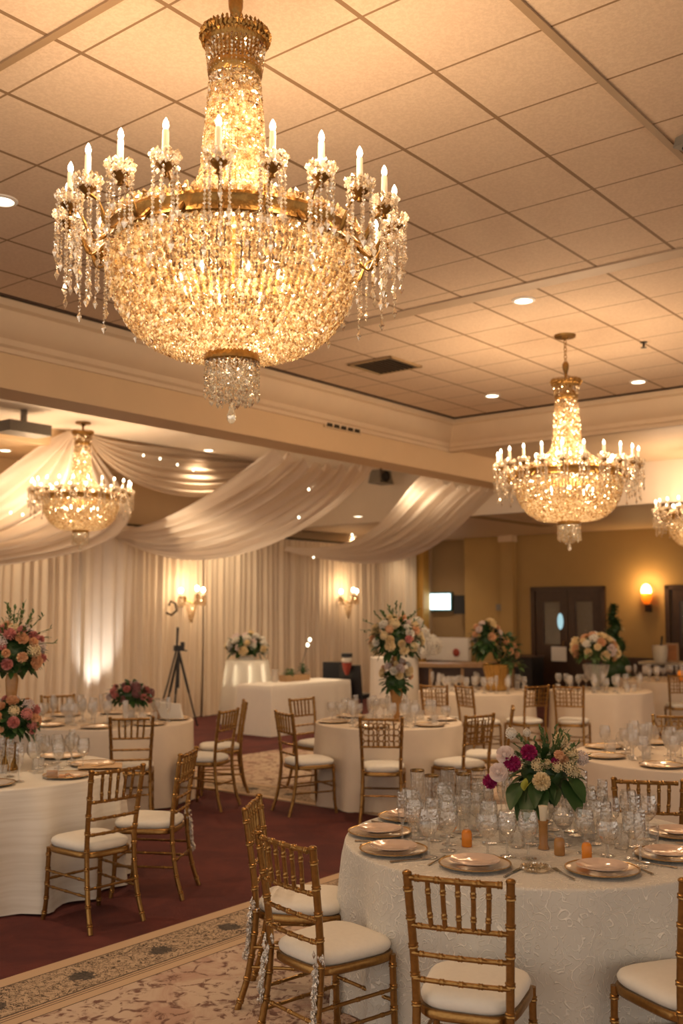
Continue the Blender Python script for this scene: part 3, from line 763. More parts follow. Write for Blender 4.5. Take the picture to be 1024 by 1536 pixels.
# ------------------------------------------------------------ sconces
def sconce(x, y, nn, label, s=1.0):
    p = at_n(x, y, nn)
    t = thing('crystal_sconce', label, 'wall light', p, ROOM, 'three-bulb sconces on the curtains')
    m = MB(); m.lathe([(.001, -.03), (.05, -.025), (.06, 0), (.001, .001)], 16); o = build(m, 'backplate', M['brass'], t, (0, .13, -.1)); o.rotation_euler = (PI/2, 0, 0)
    for i, (dx, dy, dz) in enumerate(((-.27, -.08, -.01), (.02, -.17, .03), (.25, -.08, .01))):
        m = MB(); m.tube([(0, .10, -.1), (dx*.5, dy*.4, -.2), (dx, dy, -.14), (dx, dy, -.06+dz)], .009, 6); m.lathe([(.001, -.07), (.04, -.06), (.045, -.05), (.01, -.045)], 12, (dx, dy, dz)); a = build(m, 'sconce_arm', M['brass'], t)
        m = MB(); m.lathe([(.014, -.05), (.014, .02), (.001, .021)], 8, (dx, dy, dz)); build(m, 'candle', M['candle'], a)
        m = MB(); m.ellipsoid((dx, dy, dz+.055), (.035, .035, .045), 10, 8); build(m, 'bulb', M['bulb'], a)
        m = MB()
        for j in range(6):
            an = 2*PI*j/6
            for k in range(5): m.octa((dx+.045*math.cos(an), dy+.045*math.sin(an), dz-.07-.034*k), .016)
        build(m, 'crystal_drops', M['crystal'], a, smooth=False)
    m = MB()
    for j in range(9):
        for k in range(9): m.octa((.10*math.cos(j*.7)*(1-k/10), -.05+.08*math.sin(j*.7)*(1-k/10), -.2-.036*k), .017)
    build(m, 'crystal_cascade', M['crystal'], t, smooth=False)
    l = bpy.data.lights.new('sconce_lamp', 'POINT'); l.energy = 13; l.color = (1, .66, .36); l.shadow_soft_size = .05
    o = bpy.data.objects.new('sconce_lamp', l); COL.objects.link(o); o.location = p+W(0, -.1, .12)
sconce(284, 890, 13.18, 'three-bulb crystal sconce above the black tripod')
sconce(519, 891, 13.18, 'three-bulb crystal sconce right of the glowing pedestal, above the black chairs')
p = at_u(969, 891, 19.45)
t = thing('wall_sconce', 'single glowing amber sconce on the mustard wall between the dark doors', 'wall light', p, ROOM)
m = MB(); m.box((.08, 0, -.28), (.1, .1, .14)); m.tube([(.06, 0, -.25), (0, 0, -.22), (0, 0, -.16)], .018, 6); build(m, 'bracket', M['dark_metal'], t)
m = MB(); m.lathe([(.05, -.2), (.1, -.1), (.11, 0), (.09, .02)], 14); build(m, 'glass_cup', M['amber'], t)
m = MB(); m.ellipsoid((0, 0, .06), (.1, .1, .14), 12, 10); build(m, 'bulb', M['sconce_bulb'], t)
l = bpy.data.lights.new('sconce_lamp', 'POINT'); l.energy = 22; l.color = (1, .6, .25); l.shadow_soft_size = .06
o = bpy.data.objects.new('sconce_lamp', l); COL.objects.link(o); o.location = p+W(-.16, 0, .15)
m = MB(); m.tube([(0, .12, -.06), (0, 0, -.1), (.06, -.07, -.02), (.05, -.04, .1), (0, .02, .14), (-.03, .03, .06)], .02, 7)
tag(build(m, 'curtain_hook', M['dark_metal'], None, at_n(257, 914, 13.25), ROOM), 'dark scrolled curtain hook left of the left sconce', 'hook')

# ------------------------------------------------------------ chairs
def bamboo(pts, r, nodes=5, seg=8):
    """path with turned bamboo rings: returns (points, radii)"""
    pts = [Vector(p) for p in pts]; ln = [0]
    for a, b in zip(pts, pts[1:]): ln.append(ln[-1]+(b-a).length)
    T = ln[-1]
    def at(d):
        d = max(0, min(T, d)); i = 0
        while i < len(ln)-2 and ln[i+1] < d: i += 1
        return pts[i].lerp(pts[i+1], (d-ln[i])/max(1e-9, ln[i+1]-ln[i]))
    ds = [(i*T/14, 1.0) for i in range(15)]
    for k in range(nodes):
        c = T*(k+.5)/nodes
        ds = [x for x in ds if abs(x[0]-c) > .014]+[(c-.010, 1.0), (c-.006, 1.28), (c-.001, 1.12), (c+.001, 1.12), (c+.006, 1.28), (c+.010, 1.0)]
    ds = sorted(x for x in ds if 0 <= x[0] <= T)
    return [at(d) for d, _ in ds], [r*q for _, q in ds]
def spline(ps, n=14):
    out = []
    ps = [Vector(p) for p in ps]; q = [ps[0]*2-ps[1]]+ps+[ps[-1]*2-ps[-2]]
    for i in range(1, len(q)-2):
        for k in range(n):
            t = k/n; a, b, c, d = q[i-1], q[i], q[i+1], q[i+2]
            out.append(.5*((2*b)+(c-a)*t+(2*a-5*b+4*c-d)*t*t+(3*b-a-3*c+d)*t**3))
    out.append(ps[-1]); return out
def seat_outline(z, grow=0.0, n=40):
    pts = []
    for i in range(n):
        a = 2*PI*i/n; c, s = math.cos(a), math.sin(a)
        x = math.copysign(abs(c)**.5, c); y = math.copysign(abs(s)**.5, s)
        hw = .168+.032*(y*.5+.5)
        pts.append((x*(hw+grow), y*(.205+grow)+.012, z))
    return pts
def chair_meshes():
    D = {}
    def tb(path, r, nodes, seg=8):
        p, rad = bamboo(path, r, nodes); m = MB(); m.tube(p, rad, seg); return m
    for s in (-1, 1):
        path = spline([(s*.188, -.275, 0), (s*.176, -.225, .16), (s*.168, -.192, .40), (s*.172, -.20, .60), (s*.186, -.245, .915)], 10)
        m = tb(path, .0155, 9, 10); e = path[-1]; m.ellipsoid((e.x, e.y, e.z+.004), (.0185, .0185, .012), 10, 6)
        D['post%d' % s] = m.mesh('back_post')
        path = spline([(s*.20, .205, 0), (s*.19, .19, .12), (s*.188, .178, .43)], 10)
        D['leg%d' % s] = tb(path, .0145, 5, 10).mesh('front_leg')
    m = MB()
    m.quadgrid([seat_outline(.405, -.012), seat_outline(.405, .004), seat_outline(.412, .010), seat_outline(.432, .010), seat_outline(.440, .004), seat_outline(.440, -.02)], True)
    m.cap(seat_outline(.440, -.02)); m.cap(seat_outline(.405, -.012), True)
    D['frame'] = m.mesh('seat_frame')
    m = MB()
    m.quadgrid([seat_outline(.438, -.012), seat_outline(.449, .0), seat_outline(.466, .004), seat_outline(.482, -.004), seat_outline(.492, -.022), seat_outline(.499, -.055), seat_outline(.503, -.11)], True)
    m.cap(seat_outline(.503, -.11))
    D['cushion'] = m.mesh('cushion', True, 60)
    def backpt(x, z):               # on the raked back
        f = (z-.44)/.475; y = -.195-.05*f**1.3-.012*(1-(x/.19)**2)
        return (x, y, z)
    def halfw(z): return .168+.018*((z-.40)/.515)
    for i, z in enumerate((.905, .735, .635, .545)):
        w = halfw(z); D['rail%d' % i] = tb([backpt(-w+2*w*k/8, z) for k in range(9)], .0115 if i == 0 else .0095, 5).mesh('back_rail')
    for i in range(5):
        x = -.108+.054*i
        D['sp%d' % i] = tb([backpt(x*.94, .735), backpt(x, .82), backpt(x*1.02, .905)], .0095, 2).mesh('spindle')
    # openwork panel
    m = MB()
    for i in range(7):
        for j in range(4):
            x = -.135+.045*i; z = .69+.052*j
            a0 = R.uniform(0, 2*PI); r0 = .026
            m.tube([Vector(backpt(x+r0*math.cos(a0+q*PI/6), z+r0*math.sin(a0+q*PI/6))) for q in range(11)], .0055, 5)
    for i in range(4): m.tube([backpt(-.11+.073*i, .665), backpt(-.11+.073*i, .905)], .006, 5)
    D['fret'] = m.mesh('fretwork_panel')
    w = halfw(.66); D['fretrail'] = tb([backpt(-w+2*w*k/8, .665) for k in range(9)], .0095, 5).mesh('back_rail')
    # full slatted panel of glittering spindles
    for k, (a, b) in enumerate((((-.178, -.205, .20), (-.19, .185, .20)), ((.178, -.205, .20), (.19, .185, .20)), ((-.178, -.20, .29), (-.19, .182, .29)), ((.178, -.20, .29), (.19, .182, .29)), ((-.19, .187, .24), (.19, .187, .24)), ((-.176, -.215, .24), (.176, -.215, .24)))):
        D['st%d' % k] = tb([a, b], .008, 3).mesh('stretcher')
    for s in (-1, 1):
        m = MB()
        for i in range(90):
            f = i/90; z = .50-.27*f; a_ = R.uniform(0, 6.3); rr = R.uniform(.016, .024) if f < .2 else R.uniform(.0, .013)
            m.octa((s*(.166+.012*f)+rr*math.cos(a_), -.197-.03*max(0, f-.1)-(.014 if f > .2 else 0)+rr*math.sin(a_), z), R.uniform(.005, .010), None, 1.9)
        D['foil%d' % s] = m.mesh('silver_wrap', False)
    return D
CH = chair_meshes()
def chair(x, y, deg, label, style='spindle', foil=(), group=None, gold='gold'):
    """deg: facing, degrees to the right of straight ahead; x,y: seat centre"""
    t = thing('chiavari_chair', label, 'chair', (x, y, 0), -math.radians(deg), group or 'gold chiavari chairs')
    g = M[gold]
    for s in (-1, 1):
        link('back_post', CH['post%d' % s], g, t); link('front_leg', CH['leg%d' % s], g, t)
    link('seat_frame', CH['frame'], g, t); link('cushion', CH['cushion'], M['cushion'], t)
    if style == 'fret':
        link('back_rail', CH['rail0'], g, t); link('back_rail', CH['fretrail'], g, t); link('fretwork_panel', CH['fret'], g, t)
    elif style == 'slat':           # close-set spindles with three rails
        for i in range(4): link('back_rail', CH['rail%d' % i], g, t)
        for i in range(5): link('spindle', CH['sp%d' % i], g, t)
    else:
        for i in range(4): link('back_rail', CH['rail%d' % i], g, t)
        for i in range(5): link('spindle', CH['sp%d' % i], g, t)
    for k in range(6): link('stretcher', CH['st%d' % k], g, t)
    for s in foil: link('silver_wrap', CH['foil%d' % s], M['silver'], t)['label'] = 'glittering silver strip tied to the back post'
    return t
FR = dict(style='fret')
chair(.49, 3.94, 19, 'gold chair seen from behind in front of the large damask table, centre front')
chair(-.045, 4.45, 50, 'gold chair pulled out left of the damask table, silver strips on its posts', foil=(1, -1), gold='gold_bright')
chair(-.195, 5.11, 96, 'gold chair behind the pulled-out one, its back turned to the red aisle', foil=(1,), gold='gold_bright')
chair(1.28, 3.96, -20, 'gold chair cut by the right edge at the front of the damask table')
chair(1.76, 6.05, 12, 'dark gold chair between the damask table and the glass-laden table behind it')
chair(-1.52, 6.40, -48, 'gold chair with spindle back on the red carpet at the left front table')
chair(-1.27, 7.02, -82, 'gold chair seen edge-on at the right of the left front table', foil=(1,), gold='gold_bright')
chair(-2.52, 6.02, -2, 'gold chair mostly cut by the left edge, at the left front table')
chair(-1.90, 9.42, -10, 'gold spindle chair with its back to us at the second left table')
chair(-1.30, 9.98, -68, 'gold chair turned sideways at the right of the second left table')
chair(-1.25, 10.78, -100, 'gold chair farthest along the right side of the second left table')
chair(-3.05, 11.42, 146, 'faint gold chair on the far side of the second left table')
chair(-.32, 9.76, 62, 'gold spindle chair turned sideways at the left of the middle table')
chair(-.25, 11.05, 132, 'gold chair on the far left side of the middle table')
chair(.37, 9.38, 5, 'gold fretwork chair with its back to us at the front of the middle table', **FR)
chair(1.10, 9.60, -40, 'gold fretwork chair turned left at the right of the middle table', **FR)
chair(1.43, 10.16, -80, 'gold fretwork chair just behind the one at the right of the middle table', **FR)
chair(1.30, 13.38, 31, 'small gold chair beyond the middle table, in front of the gold vase table', **FR)
chair(1.76, 13.18, 62, 'narrow edge-on gold chair between the middle table and gold vase table', **FR)
chair(2.36, 13.30, -28, 'gold fretwork chair at the right side of the gold vase table', **FR)
chair(2.95, 13.25, 22, 'gold fretwork chair in front of the table with white flowers', **FR)
chair(2.95, 9.12, 193, 'gold chair facing us behind the glass-laden right table', **FR)
chair(5.05, 15.45, 10, 'thin gold chair in front of the farthest right table', **FR)

# ------------------------------------------------------------ tablecloths
def cloth(x, y, r, label, mat, folds=13, amp=.035, h=.762, name='tablecloth', seed=0, flare=.05, sq=0.0):
    rr = random.Random(seed); ph = [rr.uniform(0, 6) for _ in range(5)]; ns = 128
    def rad(a, t):                  # t: 0 at the table edge, 1 at the floor
        f = math.sin(folds*a+ph[0]+.7*math.sin(2*a+ph[1]))
        f = .6*f+.4*math.sin(folds*.62*a+ph[2])*math.cos(3*a+ph[3])
        f = f if f > 0 else f*.6
        b = 1.0
        if sq: b = 1/((abs(math.cos(a+sq))**6+abs(math.sin(a+sq))**6)**(1/6))
        return r*b*(1+flare*.55*t)+amp*(t**.6)*f*1.3+.012*t*t
    m = MB(); rows = []
    for k in (0, .35, .7, .93): rows.append([(rad(2*PI*j/ns, 0)*k*math.cos(2*PI*j/ns), rad(2*PI*j/ns, 0)*k*math.sin(2*PI*j/ns), h) for j in range(ns)])
    for i in range(5):
        q = i/4*PI/2; rows.append([((rad(2*PI*j/ns, 0)-.012+.012*math.sin(q))*math.cos(2*PI*j/ns), (rad(2*PI*j/ns, 0)-.012+.012*math.sin(q))*math.sin(2*PI*j/ns), h-.012+.012*math.cos(q)) for j in range(ns)])
    for i in range(1, 15):
        t = i/14; z = max(.004, (h-.012)*(1-t))
        rows.append([(rad(2*PI*j/ns, t)*math.cos(2*PI*j/ns), rad(2*PI*j/ns, t)*math.sin(2*PI*j/ns), z+(.012*abs(math.sin(folds*PI*j/ns)) if i == 14 else 0)) for j in range(ns)])
    rows[0] = [(0.001*math.cos(2*PI*j/ns), .001*math.sin(2*PI*j/ns), h) for j in range(ns)]
    m.quadgrid(rows, True)
    return tag(build(m, name, M[mat], None, (x, y, 0), 0, True, 180), label, 'tablecloth')
TH = .762
T1 = (.915, 5.05, .90); T2 = (-2.41, 7.21, .86); T3 = (-2.37, 10.45, .87); T4 = (.47, 10.35, .73); T5 = (1.87, 14.35, .80); T6 = (3.62, 14.45, .70); T7 = (2.68, 7.92, .90); T8 = (5.3, 16.7, .82)
cloth(*T1, 'floor-length ivory damask cloth with scroll pattern on the large front right table', 'damask', 12, .08, seed=3, flare=-.045)
cloth(*T2, 'floor-length ivory satin cloth on the left front table', 'satin', 17, .075, seed=5, flare=.03)
cloth(*T3, 'ivory cloth on the second left table, below the pale curtain', 'linen', 12, .03, seed=9)
cloth(*T4, 'ivory cloth on the middle round table with the tall trumpet vase', 'linen', 12, .03, seed=11)
cloth(*T5, 'ivory cloth on the far table with the gold vase', 'linen', 12, .03, seed=12)
cloth(*T6, 'ivory cloth on the far table with white flowers, before the dark doors', 'linen', 12, .035, seed=14)
cloth(*T7, 'smooth ivory cloth on the glass-laden table behind the damask one at right', 'linen', 9, .025, seed=15)
cloth(*T8, 'ivory cloth on the farthest right table, below the dark right door', 'linen', 12, .03, seed=16)

# straight head table with a floor-length cloth, aligned to the room
def box_cloth(loc, rz, lx, ly, h, label, mat, name='tablecloth', folds=26, amp=.02, flare=.03, cat='tablecloth', round_=.05):
    m = MB(); per = []
    ns = 40
    def outline(g):
        pts = []
        hx, hy = lx/2+g, ly/2+g
        cor = [(hx, hy), (-hx, hy), (-hx, -hy), (hx, -hy)]
        for i in range(4):
            a, b = cor[i-1], cor[i]
            for k in range(ns):
                t = k/ns; pts.append((a[0]*(1-t)+b[0]*t, a[1]*(1-t)+b[1]*t))
        return pts
    base = outline(0); n = len(base); rows = []
    for k in (.001, .5, .95, .985): rows.append([(x*k, y*k, h) for x, y in base])
    rows.append([(x, y, h-.012) for x, y in base])
    for i in range(1, 11):
        t = i/10; o = outline(flare*t); r = []
        for j, (x, y) in enumerate(o):
            w = amp*t*math.sin(2*PI*folds*j/n+.8*math.sin(9*j/n*PI))
            sx, sy = (1 if abs(x) >= lx/2+flare*t-1e-6 else 0), (1 if abs(y) >= ly/2+flare*t-1e-6 else 0)
            r.append((x+math.copysign(w*sx, x)*(1 if x > 0 else 1), y+(w if y > 0 else -w)*sy, max(.004, (h-.012)*(1-t))))
        rows.append(r)
    m.quadgrid(rows, True)
    return tag(build(m, name, M[mat], None, loc, rz, True, 50), label, cat)
box_cloth((-.72, 16.38, 0), ROOM, 1.9, .70, .75, 'white floor-length cloth on the long head table below the curtains', 'linen_white', folds=30, amp=.012)

# tall stretch-cloth pedestal lit from inside
px, py = -1.60, 17.45
def pedestal(loc, w0, w1, h, label, mat, rz=0.0, flute=.012):
    m = MB(); ns = 64; rows = []
    for k in (.001, .96): rows.append([(w1*k*math.cos(2*PI*j/ns), w1*k*math.sin(2*PI*j/ns), h) for j in range(ns)])
    for i in range(13):
        t = i/12; w = w1+(w0-w1)*t
        rows.append([((w+flute*math.sin(9*2*PI*j/ns))*math.cos(2*PI*j/ns), (w+flute*math.sin(9*2*PI*j/ns))*math.sin(2*PI*j/ns), max(.004, (h-.006)*(1-t))) for j in range(ns)])
    m.quadgrid(rows, True)
    return tag(build(m, 'draped_pedestal', M[mat], None, loc, rz, True, 50), label, 'pedestal')
PED = pedestal((px, py, 0), .50, .36, 1.04, 'white cloth pedestal glowing in stripes, behind the head table', 'stretch')
for i in range(4):
    an = math.radians(-150+37*i); m = MB(); m.tube([(.393*math.cos(an), .393*math.sin(an), .64), (.347*math.cos(an), .347*math.sin(an), .97)], .006, 8)
    build(m, 'led_tube', M['tube'], PED)
pedestal((.80, 15.6, 0), .38, .36, 1.17, 'plain white cloth pedestal behind the middle table flowers', 'linen_white', 0, .006)

# ------------------------------------------------------------ flowers
def petal(m, L_, w, cup, start, mat4):
    rows = []
    for i in range(5):
        t = i/4; ww = w*math.sin(PI*(.12+.80*t))**.8; z = L_*t; y = cup*math.sin(t*PI*.8)
        rows.append([mat4 @ Vector((ww*(j-1), y-.35*ww*abs(j-1)*0+.25*ww*(j-1)**2*-1, z)) for j in range(3)])
    m.quadgrid(rows)
def rose_mesh(r, rings=((3, .25, .10), (4, .42, .22), (5, .62, .42), (6, .85, .68), (7, 1.0, .95)), name='rose'):
    m = MB()
    for k, (n, s, tilt) in enumerate(rings):
        for i in range(n):
            a = 2*PI*(i+.5*(k % 2))/n+R.uniform(-.12, .12)
            T = Matrix.Rotation(a, 4, 'Z') @ Matrix.Translation((0, -.10*r*s, -.02*r*k)) @ Matrix.Rotation(tilt*1.05+R.uniform(-.06, .06), 4, 'X')
            petal(m, r*(.62+.38*s), r*(.30+.28*s), -.30*r*s, 0, T)
    m.ellipsoid((0, 0, .1*r), (.36*r, .36*r, .42*r), 8, 6)
    return m.mesh(name, True, 70)
def pompon_mesh(r, n=70, name='peony'):
    m = MB(); ga = PI*(3-5**.5)
    for i in range(n):
        zz = 1-1.45*(i+.5)/n; rr = math.sqrt(max(0, 1-zz*zz)); a = ga*i
        d = Vector((rr*math.cos(a), rr*math.sin(a), zz))
        q = d.to_track_quat('Z', 'Y').to_matrix().to_4x4()
        T = Matrix.Translation(d*r*.42) @ q @ Matrix.Rotation(R.uniform(-.4, .4), 4, 'X') @ Matrix.Rotation(R.uniform(0, 6), 4, 'Z')
        petal(m, r*.62, r*.20, .10*r, 0, T)
    m.ellipsoid((0, 0, 0), (.5*r,)*3, 10, 7)
    return m.mesh(name, True, 70)
def cluster_mesh(r, n=60, name='blossom_cluster', s=.16):
    m = MB(); ga = PI*(3-5**.5)
    for i in range(n):
        zz = 1-1.6*(i+.5)/n; rr = math.sqrt(max(0, 1-zz*zz)); a = ga*i
        d = Vector((rr*math.cos(a), rr*math.sin(a), zz*.8))*r*R.uniform(.82, 1.05)
        m.ellipsoid(d, (r*s*R.uniform(.7, 1.1),)*3, 6, 4)
    m.ellipsoid((0, 0, -.1*r), (.7*r, .7*r, .55*r), 8, 6)
    return m.mesh(name, True, 60)
FL = {'rose': rose_mesh(1), 'rose_open': rose_mesh(1, ((4, .3, .2), (5, .5, .5), (6, .75, .85), (8, 1.0, 1.25), (8, 1.08, 1.5)), 'rose'), 'peony': pompon_mesh(1), 'ranunculus': pompon_mesh(1, 110, 'ranunculus'), 'blossom_cluster': cluster_mesh(1), 'hydrangea': cluster_mesh(1, 170, 'hydrangea', .13)}
FLM = {}
def bloom(kind, mat, d, c, r, parent, name=None, spin=None):
    """a bloom of radius r at c looking along d (thing-local)"""
    key = (kind, mat)
    if key not in FLM:
        me = FL[kind].copy(); me.materials.clear(); me.materials.append(M[mat]); FLM[key] = me
    o = bpy.data.objects.new(name or kind.replace('_open', ''), FLM[key]); COL.objects.link(o); o.parent = parent
    q = Vector(d).normalized().to_track_quat('Z', 'Y')
    o.rotation_mode = 'QUATERNION'; o.rotation_quaternion = q; o.location = c; o.scale = (r, r, r)
    return o
def leaf(m, base, d, L_, w, droop=.3, up=Vector((0, 0, 1))):
    d = Vector(d).normalized(); s = d.cross(up)
    s = s.normalized() if s.length > 1e-3 else Vector((1, 0, 0)); nn = s.cross(d)
    rows = []
    for i in range(6):
        t = i/5; ww = w*max(.04, math.sin(PI*(t*.92+.05))**.9)
        c = Vector(base)+d*L_*t-Vector((0, 0, 1))*droop*L_*t*t
        rows.append([c+s*ww*j+nn*(.22*ww*abs(j)) for j in (-1, -.5, 0, .5, 1)])
    m.quadgrid(rows)
def foliage(c, rad, n, L_, w, parent, mat='leaf', lo=-.6, core=.62, name='foliage', seed=1, droop=.3):
    rr = random.Random(seed); m = MB(); c = Vector(c); ga = PI*(3-5**.5)
    for i in range(n):
        z = lo+(1-lo)*(i+.5)/n; q = math.sqrt(max(0, 1-z*z)); a = ga*i+rr.uniform(-.4, .4)
        d = Vector((q*math.cos(a), q*math.sin(a), z))
        b = c+Vector((d.x*rad[0], d.y*rad[1], d.z*rad[2]))*rr.uniform(.5, .85)
        leaf(m, b, d+Vector((rr.uniform(-.5, .5), rr.uniform(-.5, .5), rr.uniform(-.4, .3))), L_*rr.uniform(.6, 1.2), w*rr.uniform(.7, 1.2), droop)
    m.ellipsoid(c, tuple(core*q for q in rad), 12, 8)
    return stuffpart(build(m, name, M[mat], parent, smooth=True, angle=80))
def sprigs(c, rad, n, parent, mat='leaf_light', L_=.1, seed=2, name='sprigs'):
    rr = random.Random(seed); m = MB(); c = Vector(c)
    for i in range(n):
        a = rr.uniform(0, 2*PI); z = rr.uniform(.1, 1); q = math.sqrt(1-z*z); d = Vector((q*math.cos(a), q*math.sin(a), z))
        b = c+Vector((d.x*rad[0], d.y*rad[1], d.z*rad[2]))*.7; e = b+d*L_*rr.uniform(.7, 1.5)
        m.tube([b, (b+e)/2+Vector((0, 0, .01)), e], .0018, 4)
        for k in range(7):
            p_ = b.lerp(e, .3+.1*k); leaf(m, p_, d+Vector((rr.uniform(-1, 1), rr.uniform(-1, 1), rr.uniform(-.5, 1))), .03*L_/.1, .006*L_/.1, .1)
    return stuffpart(build(m, name, M[mat], parent, smooth=True, angle=80))
def ball(t, c, rad, mix, n, r0, seed, lo=-.45, front_only=True):
    """blooms scattered over an ellipsoid; mix: list of (kind, material)"""
    rr = random.Random(seed); ga = PI*(3-5**.5); c = Vector(c)
    for i in range(n):
        z = lo+(1-lo)*(i+.5)/n; q = math.sqrt(max(0, 1-z*z)); a = ga*i+rr.uniform(-.3, .3)
        d = Vector((q*math.cos(a), q*math.sin(a), z)); k, mt = mix[rr.randrange(len(mix))]
        bloom(k, mt, d+Vector((0, -.2, .1)), c+Vector((d.x*rad[0], d.y*rad[1], d.z*rad[2]))*rr.uniform(.86, 1.0), r0*rr.uniform(.75, 1.25), t)

# the near arrangement: built flower by flower from the photograph
FX, FY = .985, 5.06
t = thing('flower_arrangement', 'lush bouquet of magenta, white and cream blooms on the damask table', 'flowers', (FX, FY, TH))
m = MB(); m.lathe([(.045, .0), (.055, .004), (.052, .012), (.02, .03), (.016, .07), (.03, .10), (.055, .15), (.06, .19), (.055, .195), (.02, .19)], 28); build(m, 'vase', M['glass_cut'], t)
C0 = Vector((0, 0, .31))
foliage(C0, (.16, .15, .13), 150, .075, .018, t, 'leaf', -.7, .72, 'foliage', 4)
sprigs(C0+Vector((.02, 0, .02)), (.15, .13, .12), 46, t, 'leaf_light', .10, 8)
m = MB()
for dx, dz, L_, w, dr in ((-.19, -.03, .12, .042, .9), (-.12, -.05, .14, .045, 1.0), (-.06, -.045, .13, .045, 1.0), (.015, -.04, .085, .04, .9), (.10, -.02, .15, .05, .9), (.135, -.0, .12, .04, .8), (-.08, -.02, .12, .035, .8), (-.16, -.06, .11, .03, 1.3)):
    leaf(m, C0+Vector((dx*.75, -.10, dz)), Vector((dx*1.6, -.5, -.25)), L_, w, dr*.6)
build(m, 'broad_leaves', M['leaf'], t, smooth=True, angle=80)
m = MB(); LP = at_Y(786, 1186, FY-.2)-Vector((FX, FY, TH)); leaf(m, LP, Vector((.1, -.2, 1)), .06, .022, 0); leaf(m, LP, Vector((.6, -.2, .8)), .055, .018, 0)
build(m, 'lime_leaf', M['leaf_yellow'], t, smooth=True)
def fpix(x, y, off): 
    p_ = at_Y(x, y, FY+off); return Vector((p_.x-FX, p_.y-FY, p_.z-TH))
for kind, mt, x, y, off, r, dx in (('rose_open', 'blush', 757, 1132, -.12, .040, -.5), ('rose_open', 'blush', 747, 1158, -.14, .040, -.4), ('peony', 'magenta', 768, 1145, -.13, .041, -.2), ('peony', 'magenta', 793, 1129, -.13, .041, 0), ('peony', 'magenta', 735, 1172, -.10, .036, -.8), ('ranunculus', 'cream', 812, 1172, -.17, .043, .05), ('peony', 'magenta', 832, 1143, -.12, .022, .2), ('peony', 'peach', 838, 1133, -.12, .026, .2), ('blossom_cluster', 'cream', 856, 1131, -.08, .036, .4), ('blossom_cluster', 'blush', 872, 1137, -.04, .034, .6), ('blossom_cluster', 'cream', 853, 1151, -.11, .034, .4), ('blossom_cluster', 'cream', 862, 1160, -.09, .03, .5), ('blossom_cluster', 'cream', 835, 1150, -.13, .026, .2), ('blossom_cluster', 'cream', 806, 1147, -.14, .030, 0), ('blossom_cluster', 'white_petal', 766, 1100, -.02, .027, -.3), ('blossom_cluster', 'white_petal', 790, 1099, 0, .019, 0), ('blossom_cluster', 'cream', 841, 1110, -.02, .034, .2), ('blossom_cluster', 'cream', 820, 1146, -.13, .022, 0), ('ranunculus', 'peach', 846, 1140, -.1, .024, .2)):
    bloom(kind, mt, (dx, -1, .35), fpix(x, y, off), r, t)

# tiered flower tower on the left table
t = thing('flower_tower', 'two-tier flower tower of pink and peach blooms on the left front table', 'flowers', (T2[0]+.11, T2[1], TH))
m = MB(); m.lathe([(.06, 0), (.062, .01), (.056, .02), (.05, .17), (.055, .18), (.05, .185)], 24)
for j in range(16): m.tube([(.058*math.cos(2*PI*j/16), .058*math.sin(2*PI*j/16), 0), (.058*math.cos(2*PI*j/16), .058*math.sin(2*PI*j/16), .14)], .004, 5)
build(m, 'gold_stand', M['brass'], t)
m = MB(); m.lathe([(.03, .18), (.028, .3), (.035, .5), (.045, .62), (.035, .66)], 20); build(m, 'trumpet_vase', M['honey'], t)
foliage((0, 0, .34), (.20, .19, .15), 190, .07, .022, t, 'leaf', -.7, .7, 'foliage', 21)
foliage((0, 0, .80), (.22, .21, .20), 220, .075, .022, t, 'leaf', -.75, .7, 'foliage', 22)
sprigs((0, 0, .84), (.2, .2, .2), 24, t, 'leaf_light', .14, 23)
FM = [('peony', 'pink'), ('rose', 'peach'), ('blossom_cluster', 'pink'), ('blossom_cluster', 'cream'), ('blossom_cluster', 'blush'), ('peony', 'peach'), ('ranunculus', 'pink')]
ball(t, (0, 0, .34), (.20, .19, .155), FM, 34, .036, 31)
ball(t, (0, 0, .80), (.22, .21, .205), FM, 46, .038, 32)

# pink flowers on the second left table
def bowl_flowers(x, y, label, rad, mix, n, r0, seed, vase='glass_cut', vh=.16, vr=.07, leafm='leaf', base=TH, lo=-.4, nleaf=120):
    t = thing('flower_arrangement', label, 'flowers', (x, y, base))
    m = MB(); m.lathe([(vr*.8, 0), (vr, .01), (vr*.9, vh*.5), (vr*.75, vh*.8), (vr, vh), (vr*.9, vh)], 20); build(m, 'vase', M[vase], t)
    c = (0, 0, vh+rad[2]*.75)
    foliage(c, rad, nleaf, rad[0]*.4, rad[0]*.11, t, leafm, -.6, .7, 'foliage', seed)
    ball(t, c, rad, mix, n, r0, seed+1, lo); return t
bowl_flowers(-2.12, 10.35, 'low arrangement of pink roses and dark foliage on the second left table', (.22, .18, .13), [('peony', 'pink'), ('rose', 'pink'), ('blossom_cluster', 'mauve'), ('blossom_cluster', 'mauve'), ('peony', 'blush')], 22, .042, 41, 'glass', .16, .07)
bowl_flowers(px, py-.02, 'round bouquet of white roses on the glowing pedestal', (.34, .28, .22), [('rose', 'white_petal'), ('peony', 'white_petal'), ('rose', 'blush'), ('peony', 'cream')], 30, .07, 51, 'linen_white', .06, .15, base=1.04)

